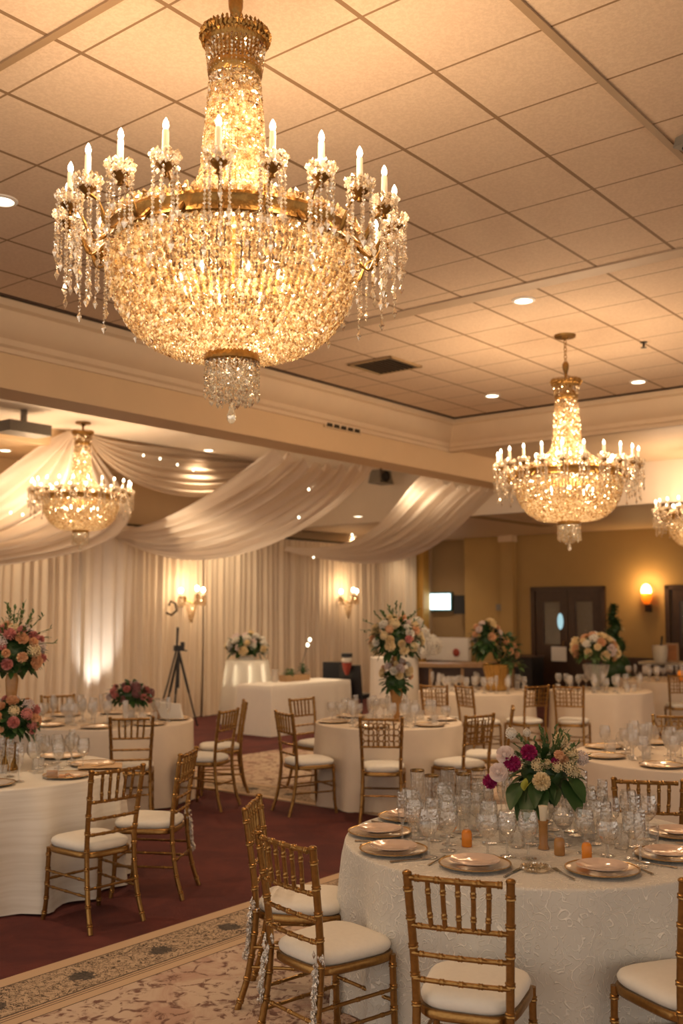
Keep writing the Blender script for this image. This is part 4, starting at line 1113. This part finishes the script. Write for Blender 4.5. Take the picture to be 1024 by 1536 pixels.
# trumpet vase arrangement on the middle table
t = thing('flower_arrangement', 'tall two-level cream flower arrangement in a trumpet vase on the middle table', 'flowers', (T4[0]+.08, T4[1], TH))
m = MB(); m.lathe([(.07, 0), (.06, .01), (.03, .02), (.035, .1), (.05, .2), (.075, .33), (.06, .33)], 22); build(m, 'trumpet_vase', M['honey'], t)
m = MB(); m.lathe([(.035, .3), (.03, .7)], 14); build(m, 'stem', M['brass'], t)
foliage((-.01, 0, .38), (.15, .14, .13), 90, .07, .026, t, 'leaf', -.8, .7, 'foliage', 61)
foliage((0, 0, .80), (.27, .24, .24), 200, .09, .025, t, 'leaf', -.7, .66, 'foliage', 62)
sprigs((0, 0, .86), (.24, .22, .24), 26, t, 'leaf_light', .15, 63)
FM = [('blossom_cluster', 'cream'), ('rose', 'cream'), ('peony', 'peach'), ('rose', 'blush'), ('blossom_cluster', 'peach'), ('rose', 'white_petal'), ('peony', 'cream')]
ball(t, (0, 0, .80), (.28, .25, .25), FM, 44, .046, 64)
ball(t, (.0, 0, .47), (.15, .13, .15), FM, 20, .04, 65, -.2)
bloom('peony', 'pink', (.3, -1, .2), (.11, -.25, .82), .04, t)
# white hydrangeas on the white pedestal
t = thing('flower_arrangement', 'big white hydrangea heads on the white pedestal, right of the middle flowers', 'flowers', (.95, 15.5, 1.17))
m = MB(); m.lathe([(.07, 0), (.09, .06), (.08, .12)], 16); build(m, 'vase', M['glass'], t)
foliage((0, 0, .18), (.16, .14, .1), 60, .1, .035, t, 'leaf', -.5, .6, 'foliage', 71)
for c, r in (((.22, -.04, .36), .15), ((.38, -.06, .18), .17), ((.24, -.1, .12), .15), ((.2, .0, .53), .08), ((-.02, 0, .24), .13)): bloom('hydrangea', 'white_petal', (.1, -.6, 1), c, r, t)
# gold vase on the far table
t = thing('flower_arrangement', 'dark leafy arrangement with pale roses in a gold vase on the far table', 'flowers', (T5[0]+.28, T5[1], TH))
m = MB(); m.lathe([(.13, 0), (.15, .02), (.16, .2), (.2, .36), (.19, .37), (.15, .3)], 24); build(m, 'gold_vase', M['gold_bright'], t)
foliage((-.13, 0, .68), (.2, .18, .26), 120, .13, .04, t, 'leaf', -.8, .5, 'foliage', 81)
foliage((.18, 0, .62), (.13, .12, .18), 50, .12, .035, t, 'leaf', -.6, .4, 'foliage', 82)
foliage((.15, 0, .36), (.22, .15, .1), 60, .12, .035, t, 'leaf_light', -.5, .5, 'foliage', 83)
ball(t, (-.12, 0, .74), (.2, .18, .24), [('rose', 'blush'), ('peony', 'peach'), ('rose', 'cream')], 14, .06, 84, -.2)
ball(t, (.16, 0, .52), (.14, .12, .16), [('rose', 'peach'), ('rose', 'cream')], 8, .05, 85, -.2)
# white flowers in a crystal urn on the far right table
t = thing('flower_arrangement', 'cream rose arrangement in a tall crystal urn before the dark doors', 'flowers', (T6[0]-.06, T6[1], TH))
m = MB(); m.lathe([(.10, 0), (.11, .02), (.05, .06), (.06, .1), (.16, .22), (.19, .36), (.15, .37)], 22); build(m, 'crystal_urn', M['glass_far'], t)
m = MB(); m.tube([(0, 0, .05), (0, 0, .4)], .05, 8); build(m, 'stems', M['leaf_light'], t)
foliage((0, 0, .55), (.30, .26, .2), 120, .12, .035, t, 'leaf_light', -.6, .6, 'foliage', 91)
ball(t, (0, 0, .56), (.31, .27, .22), [('rose', 'cream'), ('peony', 'white_petal'), ('rose', 'blush'), ('peony', 'cream'), ('rose', 'peach')], 34, .065, 92)

# ------------------------------------------------------------ tableware
def gl(prof, name, seg=18, cut=.09):
    """stemware; the bowl above height `cut` is cut in a diamond pattern"""
    p2 = []
    for (r0, z0), (r1, z1) in zip(prof, prof[1:]):
        k = max(1, int(abs(z1-z0)/.014)) if min(z0, z1) >= cut-.001 else 1
        p2 += [(r0+(r1-r0)*i/k, z0+(z1-z0)*i/k) for i in range(k)]
    p2.append(prof[-1]); m = MB(); rows = []
    for i, (r_, z_) in enumerate(p2):
        on = z_ > cut and i < len(p2)-2
        rows.append([(r_*(1+(.05 if (i+j) % 2 else -.03)*on)*math.cos(2*PI*j/seg), r_*(1+(.05 if (i+j) % 2 else -.03)*on)*math.sin(2*PI*j/seg), z_) for j in range(seg)])
    m.quadgrid(rows, True); return m.mesh(name, True, 16)
GM = {
 'goblet': gl([(.001, .004), (.036, .003), (.036, .006), (.006, .012), (.0045, .05), (.006, .085), (.02, .095), (.036, .115), (.043, .145), (.041, .18), (.036, .208), (.0352, .208)], 'wine_glass'),
 'balloon': gl([(.001, .004), (.038, .003), (.038, .006), (.006, .012), (.0045, .055), (.007, .075), (.03, .09), (.048, .12), (.05, .15), (.044, .185), (.0435, .185)], 'wine_glass'),
 'flute': gl([(.001, .004), (.032, .003), (.032, .006), (.005, .012), (.0042, .07), (.007, .085), (.02, .12), (.025, .17), (.023, .235), (.0225, .235)], 'champagne_flute', 14),
 'tumbler': gl([(.001, .004), (.030, .003), (.033, .008), (.037, .095), (.0365, .095)], 'tumbler', 18, .012),
}
rp = []
m = MB()
seg = 48
for r_, z_ in ((.001, .004), (.030, .004), (.033, .01), (.035, .12), (.038, .235), (.037, .236)):
    rp.append([(r_*(1+.035*(1 if j % 4 < 2 else -1)*(1 if r_ > .02 else 0))*math.cos(2*PI*j/seg), r_*(1+.035*(1 if j % 4 < 2 else -1)*(1 if r_ > .02 else 0))*math.sin(2*PI*j/seg), z_) for j in range(seg)])
m.quadgrid(rp, True); GM['ribbed'] = m.mesh('ribbed_tumbler', True, 30)
m = MB(); m.lathe([(.0385, .228), (.0395, .238), (.037, .239)], 32); GM['goldrim'] = m.mesh('gold_rim')
GMM = {}
def glass(kind, x, y, mat, label, cat, group, z=TH, s=1.0, name=None):
    key = (kind, mat)
    if key not in GMM:
        me = GM[kind].copy(); me.materials.append(M[mat]); GMM[key] = me
    nm = name or {'goblet': 'wine_glass', 'balloon': 'wine_glass', 'flute': 'champagne_flute', 'tumbler': 'tumbler', 'ribbed': 'ribbed_tumbler'}[kind]
    o = bpy.data.objects.new(nm, GMM[key]); COL.objects.link(o); o.location = (x, y, z+.0005); o.scale = (s, s, s); o.rotation_euler = (0, 0, R.uniform(0, 6))
    return tag(o, label, cat, group)
KN = {'goblet': ('stemmed wine glass', 'glass'), 'balloon': ('wide balloon wine glass', 'glass'), 'flute': ('slim champagne flute', 'glass'), 'tumbler': ('small glass tumbler', 'glass')}
def scatter(T, n, rmin, rmax, mind, kinds, mat, where, avoid=(), seed=1, s=1.0, ang=None):
    rr = random.Random(seed); pts = []; tries = 0
    while len(pts) < n and tries < 6000:
        tries += 1
        a = rr.uniform(0, 2*PI) if ang is None else rr.uniform(*ang); q = math.sqrt(rr.uniform(rmin**2, rmax**2))
        x, y = T[0]+q*math.cos(a), T[1]+q*math.sin(a)
        if any((x-u)**2+(y-v)**2 < mind**2 for u, v in pts): continue
        if any((x-u)**2+(y-v)**2 < d*d for u, v, d in avoid): continue
        pts.append((x, y)); k = kinds[rr.randrange(len(kinds))]
        nm, cat = KN[k]
        glass(k, x, y, mat, 'clear %s among the glasses on the %s' % (nm, where), cat, '%s on the %s' % (nm+'s' if not nm.endswith('glass') else nm+'es', where), s=s*rr.uniform(.94, 1.06))
    return pts
def plate_mesh(r, name):
    m = MB(); m.lathe([(.001, .006), (r*.62, .006), (r*.68, .010), (r*.96, .017), (r, .019), (r*.995, .0155), (r*.66, .003), (r*.6, 0), (.001, 0)], 40); return m.mesh(name, True, 40)
CHG = plate_mesh(.155, 'charger_plate'); DPL = plate_mesh(.108, 'salad_plate')
m = MB(); m.lathe([(.1475, .0172), (.150, .0195), (.1555, .0205), (.1565, .0185), (.155, .0165)], 40); RIM = m.mesh('gold_rim')
def plate_set(x, y, chg, top, group, z=TH+.001, salad=True):
    c = link('charger_plate', CHG, M['charger'], None, (x, y, z), R.uniform(0, 6)); tag(c, chg, 'plate', group+' (chargers)')
    link('gold_rim', RIM, M['gold_bright'], c)['label'] = 'gold rim'
    if salad:
        p_ = link('salad_plate', DPL, M['plate'], None, (x, y, z+.0155), R.uniform(0, 6)); tag(p_, top, 'plate', group+' (upper plates)')
# damask table: seven settings, in the order the eye meets them
SET = []
for (x, y), w in zip(((585, 1222), (552, 1248), (590, 1275), (712, 1297), (903, 1305), (1003, 1283), (1018, 1251)),
    ('at the far left of the damask table', 'at the left edge of the damask table', 'at the front left of the damask table', 'just behind the centre front chair', 'in front of the amber jars', 'beside the right-edge chair, damask table', 'at the far right of the damask table')):
    p = at_z(x, y, TH+.01); d = Vector((p.x-T1[0], p.y-T1[1])); d = d.normalized()*min(d.length, .735)
    X, Y = T1[0]+d.x, T1[1]+d.y; SET.append((X, Y))
    plate_set(X, Y, 'gold-rimmed pearl charger plate '+w, 'pink lustre plate stacked on the charger '+w, 'place settings on the damask table')
# cutlery beside each setting
def fork_mesh():
    m = MB(); m.tube([(0, -.09, .002), (0, -.03, .004), (0, .03, .006)], [.0045, .0028, .0026], 6)
    for i in range(4): m.tube([((i-1.5)*.003, .03, .006), ((i-1.5)*.0062, .05, .0045), ((i-1.5)*.0062, .09, .008)], .0016, 5)
    return m.mesh('fork')
def knife_mesh():
    m = MB(); m.tube([(0, -.10, .003), (0, -.02, .004)], [.005, .0035], 6); m.quadgrid([[(-.004, -.02, .003), (.006, -.02, .003)], [(-.005, .05, .003), (.009, .05, .003)], [(-.004, .09, .003), (.004, .10, .003)]]); m.quadgrid([[(-.004, -.02, .005), (.006, -.02, .004)], [(-.005, .05, .005), (.009, .05, .004)], [(-.004, .09, .004), (.004, .10, .0035)]]); return m.mesh('knife')
FK, KF = fork_mesh(), knife_mesh()
for i, (X, Y) in enumerate(SET):
    d = Vector((T1[0]-X, T1[1]-Y)).normalized(); a = math.atan2(d.y, d.x)-PI/2
    sd = Vector((d.y, -d.x))
    for s, me, nm in ((-1, FK, 'fork'), (1, KF, 'knife')):
        q = Vector((X, Y))+sd*s*.178
        if (q-Vector(T1[:2])).length > .80: q = Vector(T1[:2])+(q-Vector(T1[:2])).normalized()*.78
        o = link(nm, me, M['steel'], None, (q.x, q.y, TH+.002), a)
        tag(o, 'polished steel %s lying beside a charger plate on the damask table' % nm, 'cutlery', '%s beside the damask table plates' % (nm+'s' if nm == 'fork' else 'knives'))
# small clear coaster plate and serviette ring items at the front
p = at_z(803, 1302, TH+.01)
m = MB(); m.lathe([(.001, .004), (.05, .004), (.062, .012), (.066, .014), (.064, .010), (.05, .001), (.001, .0)], 32)
for j in range(32): m.octa((.060*math.cos(2*PI*j/32), .060*math.sin(2*PI*j/32), .014), .006)
tag(build(m, 'glass_dish', M['crystal_white'], None, (p.x, p.y, TH+.001)), 'small beaded clear glass dish between the two front plates of the damask table', 'dish')
SET.append((p.x, p.y))
# amber jars, taper candle
def jar(x, y, label, mat, r=.024, h=.078):
    p = at_z(x, y, TH)
    t = thing('votive_jar', label, 'candle jar', (p.x, p.y, TH+.001))
    m = MB(); m.lathe([(.001, 0), (r*.95, .001), (r, .006), (r, h*.78), (r*.8, h*.93), (r*.5, h), (.001, h)], 20); build(m, 'filling', M[mat], t)
    m = MB(); m.lathe([(r*.62, h*.96), (r*.66, h), (r*.6, h*1.12), (r*.4, h*1.14), (.001, h*1.14)], 18); build(m, 'stopper', M['glass'], t)
    return p
AV = []
AV.append(jar(700, 1270, 'bright orange votive jar left of centre on the damask table', 'amber'))
AV.append(jar(839, 1283, 'brown honey jar between the taper candle and orange jar', 'honey'))
AV.append(jar(880, 1290, 'orange honey jar just behind the front plate, right of the taper candle', 'amber', .022, .075))
p = at_z(815, 1274, TH)
t = thing('taper_candle', 'short ivory taper candle in an amber glass holder before the bouquet', 'candle', (p.x, p.y, TH+.001))
m = MB(); m.lathe([(.001, 0), (.026, .002), (.024, .01), (.019, .02), (.021, .11), (.026, .13), (.022, .13), (.016, .11)], 20); build(m, 'amber_holder', M['honey'], t)
m = MB(); m.lathe([(.0135, .11), (.018, .175), (.0215, .195), (.017, .194), (.001, .186)], 16); build(m, 'candle', M['wax'], t)
AV.append(p)
# the crowd of glasses on the damask table
av = [(x, y, .165) for x, y in SET]+[(q.x*(1-k), q.y*(1-k), .062) for q in AV for k in (0, .022, .045)]+[(FX, FY, .13)]
TALL = []
for i, (x, y) in enumerate(((626, 1222), (648, 1232), (672, 1218), (695, 1229), (718, 1220))):
    p = at_z(x, y, TH); TALL.append((p.x, p.y, .085))
    o = glass('ribbed', p.x, p.y, 'glass_cut', ('tall ribbed glass leftmost in the gold-rimmed row on the damask table', 'tall ribbed glass second from left in the gold-rimmed row', 'tall ribbed glass in the middle of the gold-rimmed row', 'tall ribbed glass fourth from left in the gold-rimmed row', 'tall ribbed glass at the right of the gold-rimmed row, beside the bouquet')[i], 'glass', 'tall ribbed gold-rimmed glasses', name='ribbed_tumbler')
    link('gold_rim', GM['goldrim'], M['brass'], o)
scatter(T1, 64, .12, .67, .077, ['goblet', 'goblet', 'balloon', 'flute', 'tumbler', 'goblet'], 'glass_cut', 'damask table', av+TALL, 3, 1.0)
FARPL = 0
def far_settings(T, n, where, a0=0, skip=(), salad=False, rad=None):
    av = []
    for i in range(n):
        if i in skip: continue
        a = a0+2*PI*i/n; q = (rad or T[2]-.19); x, y = T[0]+q*math.cos(a), T[1]+q*math.sin(a); av.append((x, y, .16))
        c = link('charger_plate', CHG, M['charger'], None, (x, y, TH+.001)); tag(c, 'gold-rimmed charger plate laid around the edge of the '+where, 'plate', 'charger plates on the '+where)
        link('gold_rim', RIM, M['gold_bright'], c)
    return av
G4 = ['goblet', 'goblet', 'balloon', 'flute', 'tumbler']
av = far_settings(T2, 8, 'left front table', .3); scatter(T2, 34, .16, .66, .095, G4, 'glass_cut', 'left front table', av+[(T2[0]+.11, T2[1], .12)], 5)
av = far_settings(T3, 8, 'second left table', .1); scatter(T3, 30, .15, .68, .10, G4, 'glass_far', 'second left table', av+[(-2.12, 10.35, .12)], 6)
av = far_settings(T4, 6, 'middle table', .2, rad=.56); scatter(T4, 34, .14, .60, .09, G4, 'glass_far', 'middle table', [(T4[0]+.08, T4[1], .12)]+[(a, b, .12) for a, b, c in av], 7)
scatter(T5, 30, .25, .72, .10, G4, 'glass_far', 'gold vase table', [(T5[0]+.28, T5[1], .22)], 8)
scatter(T6, 24, .2, .62, .10, G4, 'glass_far', 'white flower table', [(T6[0]-.06, T6[1], .2)], 9)
av = far_settings(T7, 8, 'glass-laden right table', .15); scatter(T7, 52, .1, .70, .088, G4, 'glass_far', 'glass-laden right table', av+[(T7[0]-.3, T7[1]+.3, .2), (T7[0]-.02, T7[1]+.42, .2)], 10)
scatter(T8, 24, .1, .70, .10, G4, 'glass_far', 'farthest right table', [(5.42, 16.35, .12)], 11)
# big upright glass discs and vases on the glass-laden table
def disc(x, y, Y, r, label):
    p = at_Y(x, y, Y)
    t = thing('glass_bowl_vase', label, 'vase', (p.x, p.y, TH+.001))
    h = p.z-TH
    m = MB(); m.lathe([(.04, 0), (.045, .005), (.012, .02), (.012, h-r*.98)]+[(max(.012, r*math.sin(a)), h-r*math.cos(a)) for a in [.25+k*.2 for k in range(12)]], 24); build(m, 'bowl', M['glass_far'], t)
disc(936, 1108, 8.25, .068, 'round glass goblet vase standing tall at the left of the glass-laden table')
disc(973, 1100, 8.35, .082, 'larger round glass goblet vase standing tall at the centre of the glass-laden table')
# oddments on the left tables
p = at_z(78, 1168, TH)
t = thing('favour_box', 'small clear box with brown sweets on the left front table', 'box', (p.x, p.y, TH+.001), .3)
m = MB(); m.box((0, 0, .04), (.085, .085, .08)); build(m, 'box', M['glass'], t, smooth=False)
m = MB(); m.box((0, 0, .026), (.07, .07, .045)); build(m, 'sweets', M['napkin'], t, smooth=False)
p = at_z(102, 1168, TH)
t = thing('petal_scatter', 'low heap of peach petals beside the clear box on the left front table', 'petals', (p.x, p.y, TH+.001))
m = MB()
for i in range(34):
    a = R.uniform(0, 6.3); q = math.sqrt(R.random()); leaf(m, (q*.075*math.cos(a), q*.05*math.sin(a), .004+.025*(1-q)), (R.uniform(-1, 1), R.uniform(-1, 1), R.uniform(0, .5)), .035, .014, .2)
stuffpart(build(m, 'petals', M['peach'], t, smooth=True))
p = at_z(185, 1152, TH)
m = MB(); m.quadgrid([[(-.15+.3*i/8, -.12+.24*j/8, .004+.012*math.sin(i*1.1)*math.sin(j*.8)+.012) for i in range(9)] for j in range(9)]); m.quadgrid([[(-.15+.3*i/8, -.12+.24*j/8, .001) for i in range(9)] for j in range(9)], flip=True)
tag(build(m, 'folded_napkin', pbr('tan_napkin', (.62, .42, .24), .75), None, (min(p.x, T2[0]+.72), p.y, TH+.001), .2), 'tan napkin at the right edge of the left front table, behind the chair', 'napkin')
p = at_z(228, 1078, TH)
t = thing('menu_card', 'folded brown and cream card standing on the second left table', 'card', (p.x, p.y, TH+.001), -.3)
m = MB(); m.v += [(0, 0, 0), (.12, -.02, 0), (.02, 0, .17), (.0, .07, 0), (.12, .05, 0), (.02, .03, .17)]; m.f += [(0, 1, 2), (3, 5, 4), (0, 2, 5, 3), (1, 4, 5, 2), (0, 3, 4, 1)]; build(m, 'brown_side', M['napkin'], t, smooth=False)
m = MB(); m.v += [(.02, -.002, .17), (.12, -.022, 0), (.34, .0, .0), (.30, .02, .15), (.02, .03, .172), (.30, .045, .152), (.34, .04, 0), (.12, .03, 0)]; m.f += [(0, 1, 2, 3), (0, 3, 5, 4), (2, 6, 5, 3), (4, 5, 6, 7), (0, 4, 7, 1), (1, 7, 6, 2)]; build(m, 'cream_side', M['linen_white'], t, smooth=False)

# ------------------------------------------------------------ head table things, tripod, black chairs
t = thing('easel_tripod', 'black tripod with a long slanting boom in front of the curtains', 'tripod', (-2.66, 16.85, 0))
hz = 1.20
for x, y in ((-.02, -.34), (.30, .1), (-.28, .16)):
    m = MB(); m.tube([(0, 0, hz), (x*.55, y*.55, hz*.45)], .021, 8); m.tube([(x*.5, y*.5, hz*.5), (x, y, .015)], .015, 8); l_ = build(m, 'leg', M['black'], t)
    m = MB(); m.ellipsoid((x, y, .014), (.024, .024, .014), 8, 6); build(m, 'rubber_foot', M['black'], l_)
m = MB(); m.tube([(0, 0, .62), (0, 0, hz+.08)], .02, 8); build(m, 'centre_column', M['black'], t)
m = MB(); m.box((0, 0, hz+.06), (.16, .09, .09), .4); m.box((.06, 0, hz+.12), (.06, .06, .08)); m.tube([(0, 0, hz+.05), (.14, -.06, hz+.02)], .012, 6); build(m, 'head', M['black'], t)
m = MB(); m.tube([(-.33, -.02, .10), (-.16, -.02, .72), (-.03, -.03, hz+.05), (-.02, -.02, 1.60)], [.014, .014, .016, .022], 8); build(m, 'boom', M['black'], t)

def plain_chair(x, y, deg, label, h=1.02, w=.46):
    t = thing('black_chair', label, 'chair', (x, y, 0), -math.radians(deg), 'black chairs by the head table')
    m = MB()
    for s in (-1, 1):
        m = MB(); m.tube([(s*w*.44, .2, 0), (s*w*.44, .2, .44)], .016, 6); build(m, 'leg', M['black'], t)
        m = MB(); m.tube([(s*w*.44, -.22, 0), (s*w*.44, -.2, .44), (s*w*.44, -.26, h)], .016, 6); build(m, 'leg', M['black'], t)
    m = MB(); m.box((0, 0, .46), (w, .44, .07), 0, .94); build(m, 'seat', M['black'], t, smooth=False)
    m = MB(); rows = []
    for i in range(9):
        z = .5+(h-.5)*i/8; ww = w/2*(1-.12*max(0, (i-6)/2)); y0 = -.21-.06*i/8
        rows.append([(ww*math.cos(a), y0+.035*math.sin(a), z) for a in [2*PI*k/16 for k in range(16)]])
    m.quadgrid(rows, True); m.cap(rows[-1]); m.cap(rows[0], True); build(m, 'backrest', M['black'], t)
    return t
plain_chair(.27, 17.25, 30, 'black padded chair carrying the white and red posy, beside the head table', .98, .42)
plain_chair(.80, 17.35, 12, 'black chair standing left of the white pedestal', 1.0, .30)
p = at_Y(503, 1006, 17.9)
t = thing('black_monitor', 'wide black screen standing behind the right end of the head table', 'monitor', (p.x, p.y, 0), -.1)
m = MB(); m.box((0, 0, p.z), (.44, .05, .30)); build(m, 'panel', M['black'], t, smooth=False)
m = MB(); m.tube([(0, .04, .02), (0, .04, p.z)], .025, 8); m.box((0, .04, .012), (.4, .3, .024)); build(m, 'stand', M['dark_metal'], t)
p = at_Y(520, 990, 16.9)
t = thing('posy', 'white round posy with dark cap and red ribbon on the black chair', 'flowers', (p.x, p.y, p.z))
m = MB(); m.ellipsoid((0, 0, 0), (.085, .085, .075), 14, 10); build(m, 'blossoms', M['white_petal'], t)
m = MB(); m.lathe([(.09, .05), (.09, .10), (.085, .11), (.001, .115)], 16); build(m, 'cap', M['black'], t)
m = MB(); m.lathe([(.085, -.04), (.07, -.12), (.03, -.24), (.001, -.25)], 14); build(m, 'ribbon_wrap', M['red'], t)
p = at_z(450, 1016, .75)
t = thing('table_planter', 'low brown planter with green tufts on the head table', 'planter', (-.75, 16.55, .752), ROOM)
m = MB(); m.box((0, 0, .05), (.55, .16, .10), 0, 1.05); build(m, 'box', M['wood'], t, smooth=False)
foliage((-.12, 0, .12), (.14, .07, .06), 40, .07, .02, t, 'leaf_light', -.2, .6, 'foliage', 101)
foliage((.2, 0, .16), (.07, .06, .10), 30, .07, .02, t, 'leaf', -.2, .6, 'foliage', 102)
t = thing('glowing_branch', 'thin branch with two glowing bulbs rising from the head table', 'lamp', (-.62, 16.75, .752))
m = MB(); m.lathe([(.001, 0), (.05, .002), (.04, .015), (.008, .02)], 12); m.tube([(0, 0, 0), (-.03, 0, .25), (.05, 0, .5), (.10, 0, .64)], .005, 5); m.tube([(.05, 0, .5), (.06, 0, .56)], .004, 5); build(m, 'branch', M['dark_metal'], t)
for c in ((.07, 0, .565), (.105, 0, .65)):
    m = MB(); m.ellipsoid(c, (.025, .025, .032), 10, 8); build(m, 'bulb', M['fairy'], t)
def vase_small(x, y, label):
    t = thing('glass_vase', label, 'vase', (x, y, .752)); m = MB(); m.lathe([(.001, .004), (.05, .004), (.06, .02), (.05, .14), (.06, .2), (.058, .2)], 16); build(m, 'body', M['glass_far'], t)
vase_small(-1.05, 16.25, 'small glass vase left of the planter on the head table')

# ------------------------------------------------------------ buffet, board, urn and topiary near the far wall
q = at_Y(690, 988, 18.0)
t = thing('buffet_table', 'curved dark wooden buffet with a tan top below the lit screen', 'buffet', (2.05, 18.1, 0))
m = MB(); rows = []
for a in [PI*1.02+PI*.96*i/24 for i in range(25)]:
    rows.append([(1.0*math.cos(a), .55*math.sin(a), .02), (1.0*math.cos(a), .55*math.sin(a), .9)])
m.quadgrid(rows)
rows = [[(1.0*math.cos(PI*1.02+PI*.96*i/24)*k, .55*math.sin(PI*1.02+PI*.96*i/24)*k, .02 if k > .5 else .02) for i in range(25)] for k in (1, .6)]
m.quadgrid(rows); m.box((0, .05, .45), (1.8, .12, .88)); build(m, 'front', M['dark_wood'], t)
m = MB(); top = [(1.08*math.cos(PI+PI*i/24), .62*math.sin(PI+PI*i/24)) for i in range(25)]+[(1.08, .2), (-1.08, .2)]
m.cap([(x, y, .97) for x, y in top]); m.cap([(x, y, .91) for x, y in top], True); m.quadgrid([[(x, y, .91) for x, y in top], [(x, y, .97) for x, y in top]], True); build(m, 'top', M['wood'], t, smooth=False)
for i in range(5):
    m = MB(); a = PI*1.15+PI*.7*i/4; m.box((1.01*math.cos(a), .56*math.sin(a), .46), (.05, .05, .86), a); build(m, 'pilaster', M['wood'], t, smooth=False)
p = at_u(672, 970, 19.3)
t = thing('white_cabinet', 'low white board standing below the lit screen on the far wall', 'cabinet', (p.x, p.y, 0), ROOM)
m = MB(); m.box((0, 0, p.z-.05), (.12, 1.1, .50)); build(m, 'panel', M['white_plastic'], t, smooth=False)
m = MB(); m.box((0, 0, (p.z-.32)/2), (.12, 1.1, p.z-.32)); build(m, 'base', M['dark_wood'], t, smooth=False)
m = MB(); m.ellipsoid((-.07, -.25, p.z-.12), (.02, .09, .09), 12, 8); build(m, 'emblem', M['red'], t)
p = at_u(786, 1005, 18.9)
t = thing('black_case', 'black box case on the floor left of the dark double door', 'case', (p.x, p.y, 0), ROOM)
m = MB(); m.box((0, 0, .46), (.5, .62, .92)); build(m, 'body', M['black'], t, smooth=False)
m = MB(); m.box((0, 0, .935), (.54, .66, .03)); build(m, 'lid', M['dark_wood'], t, smooth=False)
# topiary
p = at_Y(921, 990, 18.3)
t = thing('spiral_topiary', 'tall dark spiral topiary in a brown pot, right of the double door', 'plant', (p.x, p.y, 0))
m = MB(); m.lathe([(.001, 0), (.16, .0), (.2, .3), (.22, .32), (.2, .33), (.001, .31)], 20); build(m, 'pot', M['dark_wood'], t)
m = MB(); m.tube([(0, 0, .3), (0, 0, 1.7)], .03, 8); build(m, 'trunk', M['dark_wood'], t)
m = MB(); rr = random.Random(5)
for i in range(620):
    f = i/620; z = .55+1.42*f; a = f*4*2*PI; q = .42*(1-f)**.8+.04; off = .11*(1-f)+.02
    c = Vector((off*math.cos(a), off*math.sin(a), z)); d = Vector((rr.uniform(-1, 1), rr.uniform(-1, 1), rr.uniform(-.5, .8)))
    leaf(m, c+d*q*.35, d, .09, .026, .1)
for i in range(26):
    f = i/25; a = f*4*2*PI; off = .11*(1-f)+.02; m.ellipsoid((off*math.cos(a), off*math.sin(a), .6+1.35*f), (.19*(1-f)+.035,)*3, 8, 6)
stuffpart(build(m, 'foliage', M['leaf'], t, smooth=True, angle=80))
p = at_Y(990, 990, 18.3)
t = thing('ice_bucket', 'pale ice bucket with a dark bottle neck, near the right dark door', 'bucket', (p.x, p.y, .96))
m = MB(); m.lathe([(.001, 0), (.10, .0), (.12, .06), (.135, .22), (.13, .30), (.12, .30), (.1, .1)], 18); build(m, 'bucket', M['wax'], t)
t2 = thing('wine_bottle', 'dark wine bottle leaning in the pale ice bucket near the right door', 'bottle', (p.x-.01, p.y, .98))
m = MB(); m.lathe([(.001, 0), (.037, .0), (.038, .2), (.03, .25), (.016, .3), (.0155, .42), (.018, .425), (.018, .44), (.001, .44)], 14); m.xf(Matrix.Rotation(.12, 4, 'Y')); build(m, 'body', M['black'], t2)
m = MB(); m.lathe([(.0195, .37), (.0195, .446), (.001, .447)], 12); m.xf(Matrix.Rotation(.12, 4, 'Y')); build(m, 'foil_cap', M['dark_metal'], t2)
t = thing('side_counter', 'dark wooden counter with a cream top along the mustard wall', 'counter', (6.35, 18.35, 0), ROOM-PI/2)
m = MB(); m.box((0, 0, .45), (1.9, .5, .9)); build(m, 'body', M['dark_wood'], t, smooth=False)
m = MB(); m.box((0, 0, .93), (2.0, .56, .05)); build(m, 'top', M['wax'], t, smooth=False)
p = at_Y(1006, 985, 18.25)
t = thing('picture_frame', 'small upright picture in a tan frame beside the ice bucket', 'picture', (p.x+.02, p.y, .96), ROOM-PI/2)
m = MB(); m.box((0, 0, .17), (.24, .03, .34)); build(m, 'frame', M['wood'], t, smooth=False)
m = MB(); m.box((0, -.017, .17), (.18, .006, .27)); build(m, 'print', pbr('orange_brown_print', (.40, .16, .05), .5, 0, .7, 6), t, smooth=False)
t = thing('amber_lamp', 'glowing amber votive lamp on the farthest right table', 'lamp', (5.42, 16.35, TH+.001))
m = MB(); m.lathe([(.001, 0), (.06, .0), (.09, .05), (.10, .1), (.08, .16), (.075, .16)], 16); build(m, 'glass_bowl', M['amber'], t)
m = MB(); m.ellipsoid((0, 0, .1), (.035, .035, .045), 8, 6); build(m, 'flame', M['fairy'], t)

# ------------------------------------------------------------ light, camera
w = bpy.data.worlds.new('World'); SC.world = w; w.use_nodes = True
bg = w.node_tree.nodes['Background']; bg.inputs[0].default_value = (1, .86, .72, 1); bg.inputs[1].default_value = 1.15
cam = bpy.data.cameras.new('Camera'); co = bpy.data.objects.new('Camera', cam); COL.objects.link(co)
co.location = (0, 0, EYE); co.rotation_euler = (PI/2+PITCH, 0, 0)
cam.sensor_fit = 'VERTICAL'; cam.sensor_height = 36; cam.lens = 36*FPX/1536; cam.clip_start = .05; cam.clip_end = 100
cam.dof.use_dof = True; cam.dof.focus_distance = 4.3; cam.dof.aperture_fstop = 2.4
SC.camera = co
vs = SC.view_settings; vs.view_transform = 'Standard'; vs.look = 'None'; vs.exposure = 0.0; vs.gamma = 1; vs.use_curve_mapping = False
cy = SC.cycles
cy.max_bounces = 7; cy.diffuse_bounces = 3; cy.glossy_bounces = 3; cy.transmission_bounces = 4; cy.transparent_max_bounces = 28
cy.sample_clamp_indirect = 6; cy.use_denoising = True; cy.caustics_reflective = False; cy.caustics_refractive = False
